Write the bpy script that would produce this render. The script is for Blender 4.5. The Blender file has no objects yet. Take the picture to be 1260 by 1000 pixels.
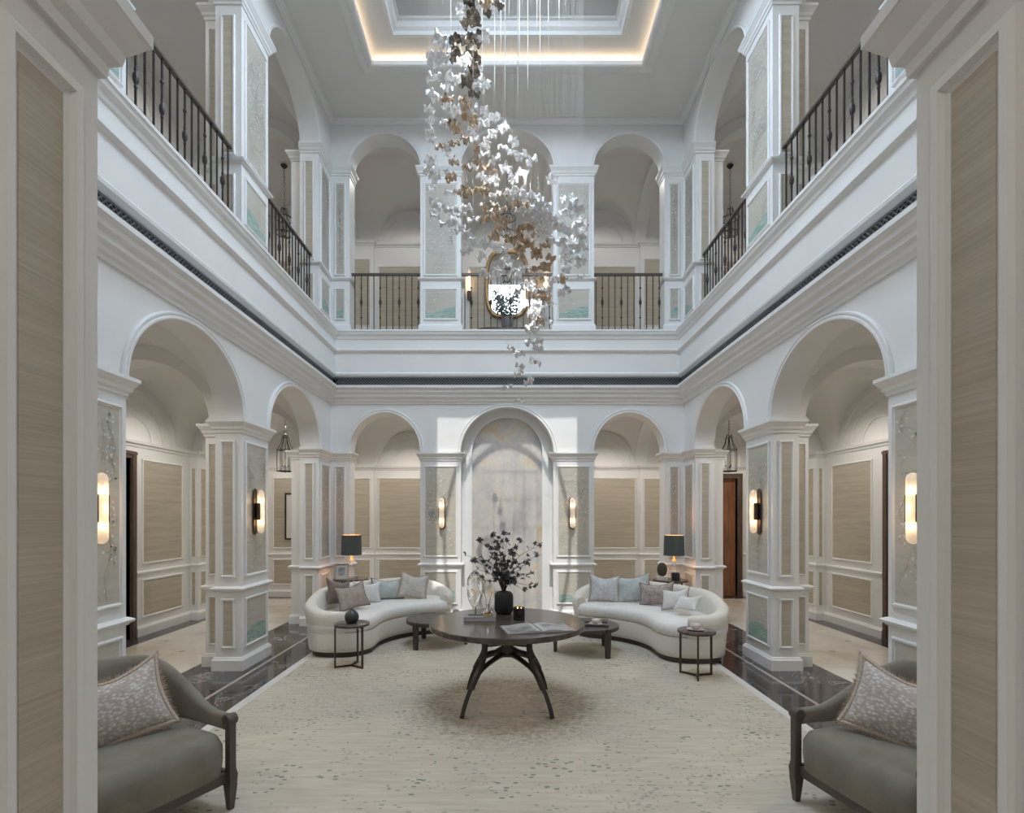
import bpy, bmesh, math, random
from mathutils import Vector, Matrix
random.seed(7)
S = bpy.context.scene
COL = S.collection
PI = math.pi
# ------------------------------------------------------------------ camera, light, exposure
EYE = 1.70
cam = bpy.data.cameras.new('camera'); camo = bpy.data.objects.new('camera', cam); COL.objects.link(camo)
camo.location = (0, 0, EYE); camo.rotation_euler = (PI/2, 0, 0)
cam.sensor_width = 36; cam.lens = 650/1260*36; cam.shift_x = 6/1260; cam.shift_y = 135/1260
cam.clip_start = 0.02; cam.clip_end = 200
S.camera = camo
S.view_settings.view_transform = 'Standard'; S.view_settings.look = 'None'
S.view_settings.gamma = 1; S.view_settings.use_curve_mapping = False
S.view_settings.exposure = 0.0
W = bpy.data.worlds.new('world'); S.world = W; W.use_nodes = True
W.node_tree.nodes['Background'].inputs[0].default_value = (0.62, 0.76, 1.0, 1)
W.node_tree.nodes['Background'].inputs[1].default_value = 1.5

def lamp(name, kind, loc, rot, energy, color, **kw):
    l = bpy.data.lights.new(name, kind); l.energy = energy; l.color = color
    for k, v in kw.items(): setattr(l, k, v)
    o = bpy.data.objects.new(name, l); COL.objects.link(o); o.location = loc; o.rotation_euler = rot
    return o
TAN = 1.6
lamp('sun', 'SUN', (0, 0, 14), (math.atan(1/TAN), 0, 0), 3.4, (1, .965, .92), angle=0.006)
lamp('skylight_daylight', 'AREA', (0, 4.65, 8.60), (0, 0, 0), 300, (.68, .83, 1.0), shape='RECTANGLE', size=2.2, size_y=3.6)
# warm LED strips lying in the ceiling cove, aimed up
COVE = [((0, 7.74, 8.297), (3.9, .04)), ((0, 2.12, 8.297), (3.9, .04)), ((-2.07, 4.93, 8.297), (.04, 5.5)), ((2.07, 4.93, 8.297), (.04, 5.5))]
for p, s in COVE:
    lamp('cove_light', 'AREA', p, (PI, 0, 0), 7*max(s)/4, (1, .78, .55), shape='RECTANGLE', size=s[0], size_y=s[1])
# added ambient fill, spots under the arcade vaults: (x, y) of every bay
BAYS_SIDE = [(s*4.2, y) for s in (-1, 1) for y in (2.55, 4.94, 7.34)]
BAYS_END = [(x, y) for y in (10.1, -.2) for x in (-4.2, -2.03, 0, 2.03, 4.2)]
for (x, y) in BAYS_SIDE + BAYS_END:
    k = .45 if y == -.2 else 1
    lamp('walk_fill_lower', 'SPOT', (x, y, 3.45), (0, 0, 0), 58*k, (1, .93, .84), shadow_soft_size=.03, spot_size=2.7, spot_blend=.6)
    lamp('walk_fill_upper', 'SPOT', (x, y, 8.1), (0, 0, 0), 26*k, (1, .95, .90), shadow_soft_size=.03, spot_size=2.7, spot_blend=.6)

# ------------------------------------------------------------------ materials
MATS = {}
def mat(name, col, rough=.5, metal=0, spec=None, trans=0, emit=None, estr=0, alpha=1, sheen=0, coat=0, ior=None):
    if name in MATS: return MATS[name]
    m = bpy.data.materials.new(name); m.use_nodes = True
    b = m.node_tree.nodes['Principled BSDF']
    b.inputs['Base Color'].default_value = (*col, 1); b.inputs['Roughness'].default_value = rough
    b.inputs['Metallic'].default_value = metal
    if spec is not None: b.inputs['Specular IOR Level'].default_value = spec
    b.inputs['Transmission Weight'].default_value = trans
    if ior: b.inputs['IOR'].default_value = ior
    if emit: b.inputs['Emission Color'].default_value = (*emit, 1); b.inputs['Emission Strength'].default_value = estr
    b.inputs['Alpha'].default_value = alpha
    b.inputs['Sheen Weight'].default_value = sheen; b.inputs['Coat Weight'].default_value = coat
    MATS[name] = m
    return m
def nodes(m):
    nt = m.node_tree
    return nt, nt.nodes['Principled BSDF'], (lambda t, **k: mk(nt, t, **k)), nt.links.new
def mk(nt, t, **k):
    n = nt.nodes.new(t)
    for a, v in k.items(): setattr(n, a, v)
    return n
def coords(nt, scale=(1, 1, 1), rot=(0, 0, 0)):
    tc = nt.nodes.new('ShaderNodeTexCoord'); mp = nt.nodes.new('ShaderNodeMapping')
    mp.inputs['Scale'].default_value = scale; mp.inputs['Rotation'].default_value = rot
    nt.links.new(tc.outputs['Object'], mp.inputs['Vector'])
    return mp.outputs['Vector']
def noise(nt, vec, scale, detail=4, rough=.5, dist=0):
    n = nt.nodes.new('ShaderNodeTexNoise'); n.inputs['Scale'].default_value = scale
    n.inputs['Detail'].default_value = detail; n.inputs['Roughness'].default_value = rough
    n.inputs['Distortion'].default_value = dist
    nt.links.new(vec, n.inputs['Vector']); return n.outputs['Fac']
def ramp(nt, fac, stops):
    r = nt.nodes.new('ShaderNodeValToRGB'); e = r.color_ramp.elements
    while len(e) < len(stops): e.new(.5)
    for el, (p, c) in zip(e, stops):
        el.position = p; el.color = (*c, 1) if len(c) == 3 else c
    nt.links.new(fac, r.inputs['Fac']); return r.outputs['Color']
def bump(nt, b, h, strength=.2, dist=.01):
    n = nt.nodes.new('ShaderNodeBump'); n.inputs['Strength'].default_value = strength; n.inputs['Distance'].default_value = dist
    nt.links.new(h, n.inputs['Height']); nt.links.new(n.outputs['Normal'], b.inputs['Normal'])
def mixc(nt, fac, a, b, typ='MIX'):
    n = nt.nodes.new('ShaderNodeMix'); n.data_type = 'RGBA'; n.blend_type = typ
    for i, v in ((0, fac), (6, a), (7, b)):
        if isinstance(v, (int, float)): n.inputs[i].default_value = v
        elif isinstance(v, tuple): n.inputs[i].default_value = (*v, 1)
        else: nt.links.new(v, n.inputs[i])
    return n.outputs[2]

PAINT = mat('white_paint', (.80, .795, .78), .42)
nt, b, _, L = nodes(PAINT)
L(ramp(nt, noise(nt, coords(nt), 1.3, 3), [(.3, (.78, .773, .757)), (.7, (.82, .814, .80))]), b.inputs['Base Color'])
PLASTER = mat('plaster', (.76, .745, .72), .7)
nt, b, _, L = nodes(PLASTER)
bump(nt, b, noise(nt, coords(nt), 30, 4), .05)
def grass(name, c0, c1, rough=.6, zs=55):
    m = mat(name, c0, rough); nt, b, _, L = nodes(m)
    v = coords(nt, (1.1, 1.1, zs)); v2 = coords(nt, (.5, .5, 9))
    f = mixc(nt, .45, noise(nt, v, 3.0, 5, .65), noise(nt, v2, 2.0, 3))
    L(ramp(nt, f, [(.30, c0), (.5, tuple((x+y)/2 for x, y in zip(c0, c1))), (.68, c1)]), b.inputs['Base Color'])
    bump(nt, b, noise(nt, v, 6, 3), .12, .004)
    return m
GRASS = grass('grasscloth', (.37, .325, .25), (.56, .505, .41))
WPAPER = grass('silvered_wallpaper', (.46, .43, .36), (.56, .53, .46), .4, 12)
IRON = mat('dark_iron', (.055, .048, .045), .45, .6)
RAILM = mat('handrail_bronze', (.13, .11, .10), .38, .5)
BRONZE = mat('dark_bronze', (.09, .065, .05), .38, .75)
GRILLE = mat('grille_metal', (.20, .22, .235), .45, .3)
BLACK = mat('void_black', (.012, .013, .015), .8)
BRWOOD = mat('dark_brown_wood', (.10, .065, .05), .45)
nt, b, _, L = nodes(BRWOOD)
L(ramp(nt, noise(nt, coords(nt, (8, 8, .8)), 3, 5), [(.3, (.075, .05, .038)), (.7, (.15, .10, .075))]), b.inputs['Base Color'])
CHERRY = mat('reddish_door_wood', (.26, .10, .045), .4)
nt, b, _, L = nodes(CHERRY)
L(ramp(nt, noise(nt, coords(nt, (7, 7, .7)), 3, 5), [(.3, (.17, .07, .035)), (.7, (.34, .14, .065))]), b.inputs['Base Color'])

DARKM = mat('dark_marble', (.06, .055, .055), .07)
nt, b, _, L = nodes(DARKM)
v = coords(nt); n1 = noise(nt, v, 1.4, 6, .6, 1.2)
base = ramp(nt, noise(nt, v, 2.2, 6), [(.3, (.030, .027, .028)), (.7, (.085, .076, .074))])
vein = ramp(nt, n1, [(.492, (0, 0, 0)), (.5, (1, 1, 1)), (.508, (0, 0, 0))])
v3 = ramp(nt, noise(nt, v, 3.1, 3, .5, .6), [(.47, (0, 0, 0)), (.6, (1, 1, 1))])
L(mixc(nt, mixc(nt, 1.0, vein, v3, 'MULTIPLY'), base, (.55, .50, .48)), b.inputs['Base Color'])
CREAMM = mat('cream_marble', (.68, .64, .56), .1)
nt, b, _, L = nodes(CREAMM)
v = coords(nt)
L(ramp(nt, noise(nt, v, 1.8, 6, .6, .8), [(.3, (.58, .53, .44)), (.5, (.70, .66, .58)), (.75, (.77, .74, .68))]), b.inputs['Base Color'])
BANDM = mat('white_marble_band', (.74, .72, .69), .15)
LINEM = mat('taupe_marble_line', (.42, .37, .33), .15)
ONYX = mat('onyx_panel', (.6, .55, .52), .3)
nt, b, _, L = nodes(ONYX)
v = coords(nt, (1.3, 1, .9)); n1 = noise(nt, v, 1.7, 8, .62, 1.1)
c1 = ramp(nt, n1, [(.30, (.47, .44, .43)), (.46, (.55, .52, .50)), (.55, (.62, .57, .51)), (.64, (.64, .47, .27)), (.74, (.63, .59, .54))])
n2 = ramp(nt, noise(nt, v, 3.2, 6, .6, 2.0), [(.485, (0, 0, 0)), (.5, (1, 1, 1)), (.515, (0, 0, 0))])
L(mixc(nt, mixc(nt, .35, (0, 0, 0), n2), c1, (.80, .77, .72)), b.inputs['Base Color'])

RUG = mat('rug_pile', (.6, .55, .45), .95, spec=.1)
nt, b, _, L = nodes(RUG)
v = coords(nt)
def val(op, a, bb=None, clamp=False):
    n = nt.nodes.new('ShaderNodeMath'); n.operation = op; n.use_clamp = clamp
    for i, x in enumerate((a, bb)):
        if x is None: continue
        if isinstance(x, (int, float)): n.inputs[i].default_value = x
        else: nt.links.new(x, n.inputs[i])
    return n.outputs[0]
def flecks(sc, thr, stretch, rot, dens_scale, d0, d1):
    """small leaf-shaped flecks gathered in drifts"""
    vv = coords(nt, stretch, (0, 0, rot))
    vo = nt.nodes.new('ShaderNodeTexVoronoi'); vo.inputs['Scale'].default_value = sc
    nt.links.new(vv, vo.inputs['Vector'])
    leaf = ramp(nt, vo.outputs['Distance'], [(thr, (1, 1, 1)), (thr+.05, (0, 0, 0))])
    sep = nt.nodes.new('ShaderNodeSeparateColor'); nt.links.new(vo.outputs['Color'], sep.inputs[0])
    dn = noise(nt, coords(nt, (1, 1, 1), (0, 0, rot*2)), dens_scale, 3, .6)
    keep = ramp(nt, dn, [(d0, (0, 0, 0)), (d1, (1, 1, 1))])
    pick = val('GREATER_THAN', keep, sep.outputs[0])
    return val('MULTIPLY', leaf, pick)
ground = ramp(nt, noise(nt, coords(nt, (.7, 6, 1)), 4, 6, .6), [(.3, (.52, .465, .37)), (.7, (.64, .585, .49))])
big = ramp(nt, noise(nt, v, .9, 3), [(.35, (.93, .93, .94)), (.65, (1, 1, 1))])
ground = mixc(nt, 1.0, ground, big, 'MULTIPLY')
g1 = mixc(nt, val('MULTIPLY', flecks(17, .27, (1, 1.9, 1), .6, 1.6, .47, .68), .62), ground, (.24, .27, .22))
g2 = mixc(nt, val('MULTIPLY', flecks(20, .30, (1.8, 1, 1), -.5, 1.1, .46, .66), .55), g1, (.38, .31, .32))
g3 = mixc(nt, val('MULTIPLY', flecks(14, .25, (1, 1.7, 1), 1.3, 2.3, .52, .64), .8), g2, (.17, .23, .17))
# woven wreath of darker leaves round the centre
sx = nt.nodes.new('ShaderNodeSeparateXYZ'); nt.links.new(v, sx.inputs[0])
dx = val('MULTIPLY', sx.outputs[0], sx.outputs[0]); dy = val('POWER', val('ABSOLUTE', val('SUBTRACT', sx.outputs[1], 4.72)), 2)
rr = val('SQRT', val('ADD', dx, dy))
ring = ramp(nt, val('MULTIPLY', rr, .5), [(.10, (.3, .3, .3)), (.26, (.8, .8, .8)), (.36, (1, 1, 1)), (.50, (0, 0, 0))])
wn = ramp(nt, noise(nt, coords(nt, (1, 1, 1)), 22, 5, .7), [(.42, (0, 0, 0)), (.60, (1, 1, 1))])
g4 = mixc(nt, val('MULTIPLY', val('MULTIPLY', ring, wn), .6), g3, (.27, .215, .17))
L(g4, b.inputs['Base Color']); bump(nt, b, noise(nt, v, 260, 2), .3, .004)

def fabric(name, c0, c1, sc=60, rough=.85, sheen=.3, bs=.15):
    m = mat(name, c0, rough, sheen=sheen, spec=.2); nt, b, _, L = nodes(m)
    v = coords(nt)
    L(ramp(nt, noise(nt, v, sc, 4), [(.3, c0), (.7, c1)]), b.inputs['Base Color'])
    bump(nt, b, noise(nt, v, sc*3, 3), bs, .004)
    return m
BOUCLE = fabric('ivory_boucle', (.68, .645, .575), (.79, .76, .70), 90)
SEATF = fabric('white_seat_fabric', (.74, .73, .70), (.83, .82, .80), 30)
VELVET = fabric('grey_green_velvet', (.165, .150, .118), (.215, .198, .16), 8, .8, .25)
AQUA = fabric('aqua_velvet', (.38, .44, .43), (.58, .62, .60), 9, .6)
MAUVE = fabric('mauve_crushed_velvet', (.27, .20, .185), (.50, .42, .40), 20, .5)
BROWNV = fabric('brown_velvet', (.16, .115, .10), (.24, .18, .16), 14, .6)
TAUPEV = fabric('taupe_print_velvet', (.33, .27, .235), (.46, .39, .34), 14, .6)
WHITEC = fabric('white_cotton', (.66, .64, .62), (.78, .77, .75), 50)
GREYC = fabric('pale_grey_weave', (.50, .50, .51), (.68, .68, .69), 26)
CREAMC = fabric('cream_weave', (.50, .46, .42), (.66, .62, .58), 30)
FRINGE = fabric('beige_fringe', (.40, .32, .25), (.58, .49, .41), 90)
SCALE = mat('scalloped_jacquard', (.5, .45, .42), .5, sheen=.4)
nt, b, _, L = nodes(SCALE)
wv = nt.nodes.new('ShaderNodeTexVoronoi'); wv.inputs['Scale'].default_value = 42
L(coords(nt, (1, 1, 1.6)), wv.inputs['Vector'])
L(ramp(nt, wv.outputs['Distance'], [(.1, (.68, .64, .62)), (.6, (.40, .345, .31))]), b.inputs['Base Color'])
bump(nt, b, wv.outputs['Distance'], .5, .004)
TABLEW = mat('table_walnut', (.12, .09, .08), .20)
nt, b, _, L = nodes(TABLEW)
L(ramp(nt, noise(nt, coords(nt, (1, 9, 3)), 4, 5), [(.3, (.060, .046, .042)), (.7, (.12, .094, .082))]), b.inputs['Base Color'])
DARKW = mat('espresso_wood', (.055, .04, .035), .35)
CHAIRW = mat('chair_frame_wood', (.085, .068, .06), .45)
LEGMET = mat('table_leg_bronze', (.055, .048, .045), .38, .5)
GLASS = mat('clear_glass', (1, 1, 1), .02, trans=1, ior=1.45)
AMBER = mat('amber_glass', (.85, .42, .06), .05, trans=.9, ior=1.4)
CRYST = mat('crystal_clear', (.98, .985, 1.0), .22, trans=.12, ior=1.45, spec=1, coat=1)
CBRON = mat('crystal_bronze', (.56, .43, .31), .18, metal=.7)
CSMOK = mat('crystal_smoke', (.13, .11, .09), .2, metal=.3)
WIRE = mat('suspension_wire', (.75, .74, .72), .4)
RODM = mat('light_cable', (.95, .93, .9), .4)
VASEB = mat('black_vase', (.018, .019, .022), .55)
LEAF = mat('dark_leaf', (.085, .08, .085), .6)
STEM = mat('dark_stem', (.06, .042, .035), .6)
PAGE = mat('page_paper', (.52, .50, .49), .6)
PHOTO = mat('printed_page', (.30, .29, .29), .5)
nt, b, _, L = nodes(PHOTO)
L(ramp(nt, noise(nt, coords(nt), 9, 3), [(.4, (.22, .215, .22)), (.6, (.44, .42, .41))]), b.inputs['Base Color'])
BOOKG = mat('grey_book_cover', (.17, .16, .165), .5)
BOOKB = mat('navy_book_cover', (.05, .055, .07), .5)
SHADE = mat('teal_lampshade', (.065, .08, .08), .5)
GOLD = mat('gold_lining', (.75, .45, .18), .35, .8, emit=(1, .55, .2), estr=1.2)
MGOLD = mat('aged_gold_frame', (.30, .19, .085), .4, .75)
MIRROR = mat('mirror_glass', (.9, .9, .9), .02, 1)
BULB = mat('lit_bulb', (1, .8, .5), .5, emit=(1, .68, .34), estr=14)
FROST = bpy.data.materials.new('frosted_shade'); FROST.use_nodes = True; MATS['frost'] = FROST
nt = FROST.node_tree; nt.nodes.clear()
o_ = mk(nt, 'ShaderNodeOutputMaterial'); d_ = mk(nt, 'ShaderNodeBsdfTranslucent'); d_.inputs[0].default_value = (.95, .92, .88, 1)
t_ = mk(nt, 'ShaderNodeBsdfTransparent'); df = mk(nt, 'ShaderNodeBsdfDiffuse'); df.inputs[0].default_value = (.9, .88, .86, 1)
m1 = mk(nt, 'ShaderNodeMixShader'); m2 = mk(nt, 'ShaderNodeMixShader'); m1.inputs[0].default_value = .45; m2.inputs[0].default_value = .35
em = mk(nt, 'ShaderNodeEmission'); em.inputs[0].default_value = (1, .80, .58, 1); em.inputs[1].default_value = .05
ad = mk(nt, 'ShaderNodeAddShader')
nt.links.new(d_.outputs[0], m1.inputs[1]); nt.links.new(df.outputs[0], m1.inputs[2])
nt.links.new(m1.outputs[0], m2.inputs[1]); nt.links.new(t_.outputs[0], m2.inputs[2])
nt.links.new(m2.outputs[0], ad.inputs[0]); nt.links.new(em.outputs[0], ad.inputs[1]); nt.links.new(ad.outputs[0], o_.inputs[0])
PANE = bpy.data.materials.new('thin_pane'); PANE.use_nodes = True; MATS['thin_pane'] = PANE
nt = PANE.node_tree; nt.nodes.clear(); o_ = mk(nt, 'ShaderNodeOutputMaterial'); a_ = mk(nt, 'ShaderNodeBsdfTransparent'); g_ = mk(nt, 'ShaderNodeBsdfGlossy'); g_.inputs['Roughness'].default_value = .03
mx = mk(nt, 'ShaderNodeMixShader'); mx.inputs[0].default_value = .08
nt.links.new(a_.outputs[0], mx.inputs[1]); nt.links.new(g_.outputs[0], mx.inputs[2]); nt.links.new(mx.outputs[0], o_.inputs[0])
CHINA = mat('pinkish_china', (.66, .58, .55), .25)
PAINTW = mat('painted_blossom', (.74, .72, .68), .6)
PAINTP = mat('painted_peach', (.62, .42, .33), .6)
PAINTG = mat('painted_green', (.30, .42, .37), .6)
PAINTB = mat('painted_twig', (.40, .37, .31), .6)
HILL = mat('painted_hill', (.30, .42, .38), .6)
nt, b, _, L = nodes(HILL)
L(ramp(nt, noise(nt, coords(nt, (3, 3, 12)), 3, 4, .6, 1), [(.35, (.20, .33, .30)), (.65, (.46, .54, .47))]), b.inputs['Base Color'])

# ------------------------------------------------------------------ mesh helpers
def link(name, me, m, parent=None, smooth=False):
    o = bpy.data.objects.new(name, me); COL.objects.link(o)
    for x in (m if isinstance(m, (list, tuple)) else [m]):
        if x is not None: me.materials.append(x)
    if smooth:
        for p in me.polygons: p.use_smooth = True
    if parent is not None: o.parent = parent
    return o
class MB:
    def __init__(s): s.b = bmesh.new(); s.mi = 0
    def f(s, vs):
        try:
            fc = s.b.faces.new(vs); fc.material_index = s.mi; return fc
        except ValueError: return None
    def v(s, p): return s.b.verts.new(p)
    def box(s, a, c):
        (x0, y0, z0), (x1, y1, z1) = a, c
        v = [s.v(p) for p in ((x0,y0,z0),(x1,y0,z0),(x1,y1,z0),(x0,y1,z0),(x0,y0,z1),(x1,y0,z1),(x1,y1,z1),(x0,y1,z1))]
        for q in ((0,3,2,1),(4,5,6,7),(0,1,5,4),(1,2,6,5),(2,3,7,6),(3,0,4,7)): s.f([v[i] for i in q])
        return s
    def loops(s, L, closed_ring=True, cap0=True, cap1=True, wrap=False):
        V = [[s.v(p) for p in l] for l in L]
        n = len(V[0]); rng = range(n if closed_ring else n-1)
        K = len(V)
        for k in range(K if wrap else K-1):
            A, B = V[k], V[(k+1) % K]
            for i in rng: s.f([A[i], A[(i+1) % n], B[(i+1) % n], B[i]])
        if not wrap and closed_ring:
            if cap0: s.f(V[0][::-1])
            if cap1: s.f(V[-1])
        return s
    def lathe(s, prof, c=(0, 0, 0), n=24, cap0=True, cap1=True):
        L = [[(c[0]+r*math.cos(2*PI*i/n), c[1]+r*math.sin(2*PI*i/n), c[2]+z) for i in range(n)] for r, z in prof]
        return s.loops(L, True, cap0, cap1)
    def tube(s, pts, r, n=8, r2=None, rect=None):
        pts = [Vector(p) for p in pts]; K = len(pts); L = []
        up = Vector((0, 0, 1))
        t0 = (pts[1]-pts[0]).normalized()
        if abs(t0.z) > .95: up = Vector((0, 1, 0))
        side = t0.cross(up).normalized()
        for k in range(K):
            t = ((pts[min(k+1, K-1)]-pts[max(k-1, 0)])).normalized()
            side = (side - t*side.dot(t)).normalized(); nn = side.cross(t)
            rk = r[k] if isinstance(r, (list, tuple)) else (r if r2 is None else r+(r2-r)*k/(K-1))
            if rect:
                w, h = rect
                L.append([pts[k]+side*(w*a)+nn*(h*bb) for a, bb in ((-.5,-.5),(.5,-.5),(.5,.5),(-.5,.5))])
            else:
                L.append([pts[k]+side*(rk*math.cos(2*PI*i/n))+nn*(rk*math.sin(2*PI*i/n)) for i in range(n)])
        return s.loops(L)
    def build(s, name, m, parent=None, smooth=False, fix=True, bevel=0):
        if fix: bmesh.ops.recalc_face_normals(s.b, faces=s.b.faces)
        me = bpy.data.meshes.new(name); s.b.to_mesh(me); s.b.free()
        o = link(name, me, m, parent, smooth)
        if bevel:
            md = o.modifiers.new('bevel', 'BEVEL'); md.width = bevel; md.segments = 3; md.limit_method = 'ANGLE'; md.angle_limit = .6
            for p in me.polygons: p.use_smooth = True
            ws = o.modifiers.new('wn', 'WEIGHTED_NORMAL') if False else None
        return o
def autosm(o, ang=.7):
    me = o.data
    for p in me.polygons: p.use_smooth = True
    me.update()
    bm = bmesh.new(); bm.from_mesh(me)
    for e in bm.edges:
        if len(e.link_faces) == 2 and e.calc_face_angle(0) > ang: e.smooth = False
    bm.to_mesh(me); bm.free(); return o
def tag(o, label, cat, group=None, kind=None):
    if label: o['label'] = label
    if cat: o['category'] = cat
    if group: o['group'] = group
    if kind: o['kind'] = kind
    return o
def thing(name, label, cat, loc=(0, 0, 0), rz=0, group=None):
    o = bpy.data.objects.new(name, None); COL.objects.link(o); o.location = loc; o.rotation_euler = (0, 0, rz)
    o.empty_display_size = .1
    return tag(o, label, cat, group)
def struct(o, label=None):
    o['kind'] = 'structure'
    if label: o['label'] = label
    return o
def copy_tree(o, parent=None):
    c = o.copy(); COL.objects.link(c); c.parent = parent
    for ch in list(o.children): copy_tree(ch, c)
    return c

class Map:
    """wall-plane frame: u along the wall, n out of the wall, z up"""
    def __init__(s, o, U, N): s.o, s.U, s.N = Vector(o), Vector(U), Vector(N)
    def __call__(s, u, n, z):
        p = s.o + s.U*u + s.N*n; return (p.x, p.y, z)
def arch_pts(uc, a, bb, zs, n=36):
    return [(uc - a*math.cos(PI*i/n), zs + bb*math.sin(PI*i/n)) for i in range(n+1)]
def arch_wall(mb, M, u0, u1, z0, z1, th, ops):
    """solid wall slab from n=0 back to n=-th with arched openings ops=(uc,a,b,zspring,zbottom)"""
    edges = [u0]
    def face(pl):   # pl list of (u,z)
        for n in (0, -th): mb.f([mb.v(M(u, n, z)) for u, z in (pl if n == 0 else pl[::-1])])
    def rim(p, q): mb.f([mb.v(M(p[0], 0, p[1])), mb.v(M(q[0], 0, q[1])), mb.v(M(q[0], -th, q[1])), mb.v(M(p[0], -th, p[1]))])
    cur = u0
    for (uc, a, bb, zs, zb) in sorted(ops):
        face([(cur, z0), (uc-a, z0), (uc-a, z1), (cur, z1)])
        ap = arch_pts(uc, a, bb, zs)
        for p, q in zip(ap, ap[1:]):
            face([p, q, (q[0], z1), (p[0], z1)]); rim(p, q)
        rim((uc-a, max(zb, z0)), ap[0]); rim(ap[-1], (uc+a, max(zb, z0)))
        if zb > z0:
            face([(uc-a, z0), (uc+a, z0), (uc+a, zb), (uc-a, zb)]); rim((uc-a, zb), (uc+a, zb))
        cur = uc+a
    face([(cur, z0), (u1, z0), (u1, z1), (cur, z1)])
    rim((u0, z0), (u0, z1)); rim((u1, z0), (u1, z1)); rim((u0, z1), (u1, z1))
    cur = u0
    for (uc, a, bb, zs, zb) in sorted(ops):
        if zb <= z0: rim((cur, z0), (uc-a, z0)); cur = uc+a
    rim((cur, z0), (u1, z0))
def smooth_arch(o):
    bm = bmesh.new(); bm.from_mesh(o.data); bmesh.ops.remove_doubles(bm, verts=bm.verts, dist=1e-5)
    bmesh.ops.recalc_face_normals(bm, faces=bm.faces)
    for f in bm.faces: f.smooth = True
    for e in bm.edges:
        if len(e.link_faces) != 2 or e.calc_face_angle(0) > .5: e.smooth = False
    bm.to_mesh(o.data); bm.free(); return o
def sweep(mb, path, prof, closed=False):
    """profile [(out, z)] along a plan path; 'out' is to the right of travel"""
    n = len(path); P = [Vector((p[0], p[1])) for p in path]; L = []
    def nr(a, c):
        d = (c-a).normalized(); return Vector((d.y, -d.x))
    for i in range(n):
        if closed: na, nb = nr(P[i-1], P[i]), nr(P[i], P[(i+1) % n])
        else:
            na = nr(P[i-1], P[i]) if i > 0 else nr(P[0], P[1]); nb = nr(P[i], P[i+1]) if i < n-1 else na
        m = (na+nb); m = m / max(.2, (1+na.dot(nb)))
        L.append([(P[i].x+m.x*o, P[i].y+m.y*o, z) for o, z in prof])
    mb.loops(L, True, True, True, wrap=closed); return mb
def frame_rect(mb, M, u0, u1, z0, z1, w=.035, pr=.022):
    prof = [(0, 0), (0, pr*.75), (w*.18, pr), (w*.5, pr), (w*.62, pr*.55), (w*.95, pr*.4), (w, 0)]
    L = []
    for k, (u, z, su, sz) in enumerate(((u0, z0, 1, 1), (u1, z0, -1, 1), (u1, z1, -1, -1), (u0, z1, 1, -1))):
        L.append([M(u+su*o, n, z+sz*o) for o, n in prof])
    mb.loops(L, True, wrap=True); return mb
def arch_ring(mb, M, uc, a, bb, zs, w, pr, prof=None, n=36, n0=-.01):
    prof = prof or [(0, 0), (0, .8), (.12, 1), (.35, 1), (.42, .7), (.62, .7), (.7, 1), (.9, 1), (1, .6), (1, 0)]
    L = []
    for i in range(n+1):
        t = PI*i/n
        L.append([M(uc-(a+o*w)*math.cos(t), max(q*pr, n0), zs+(bb+o*w)*math.sin(t)) for o, q in prof])
    mb.loops(L); return mb

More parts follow.
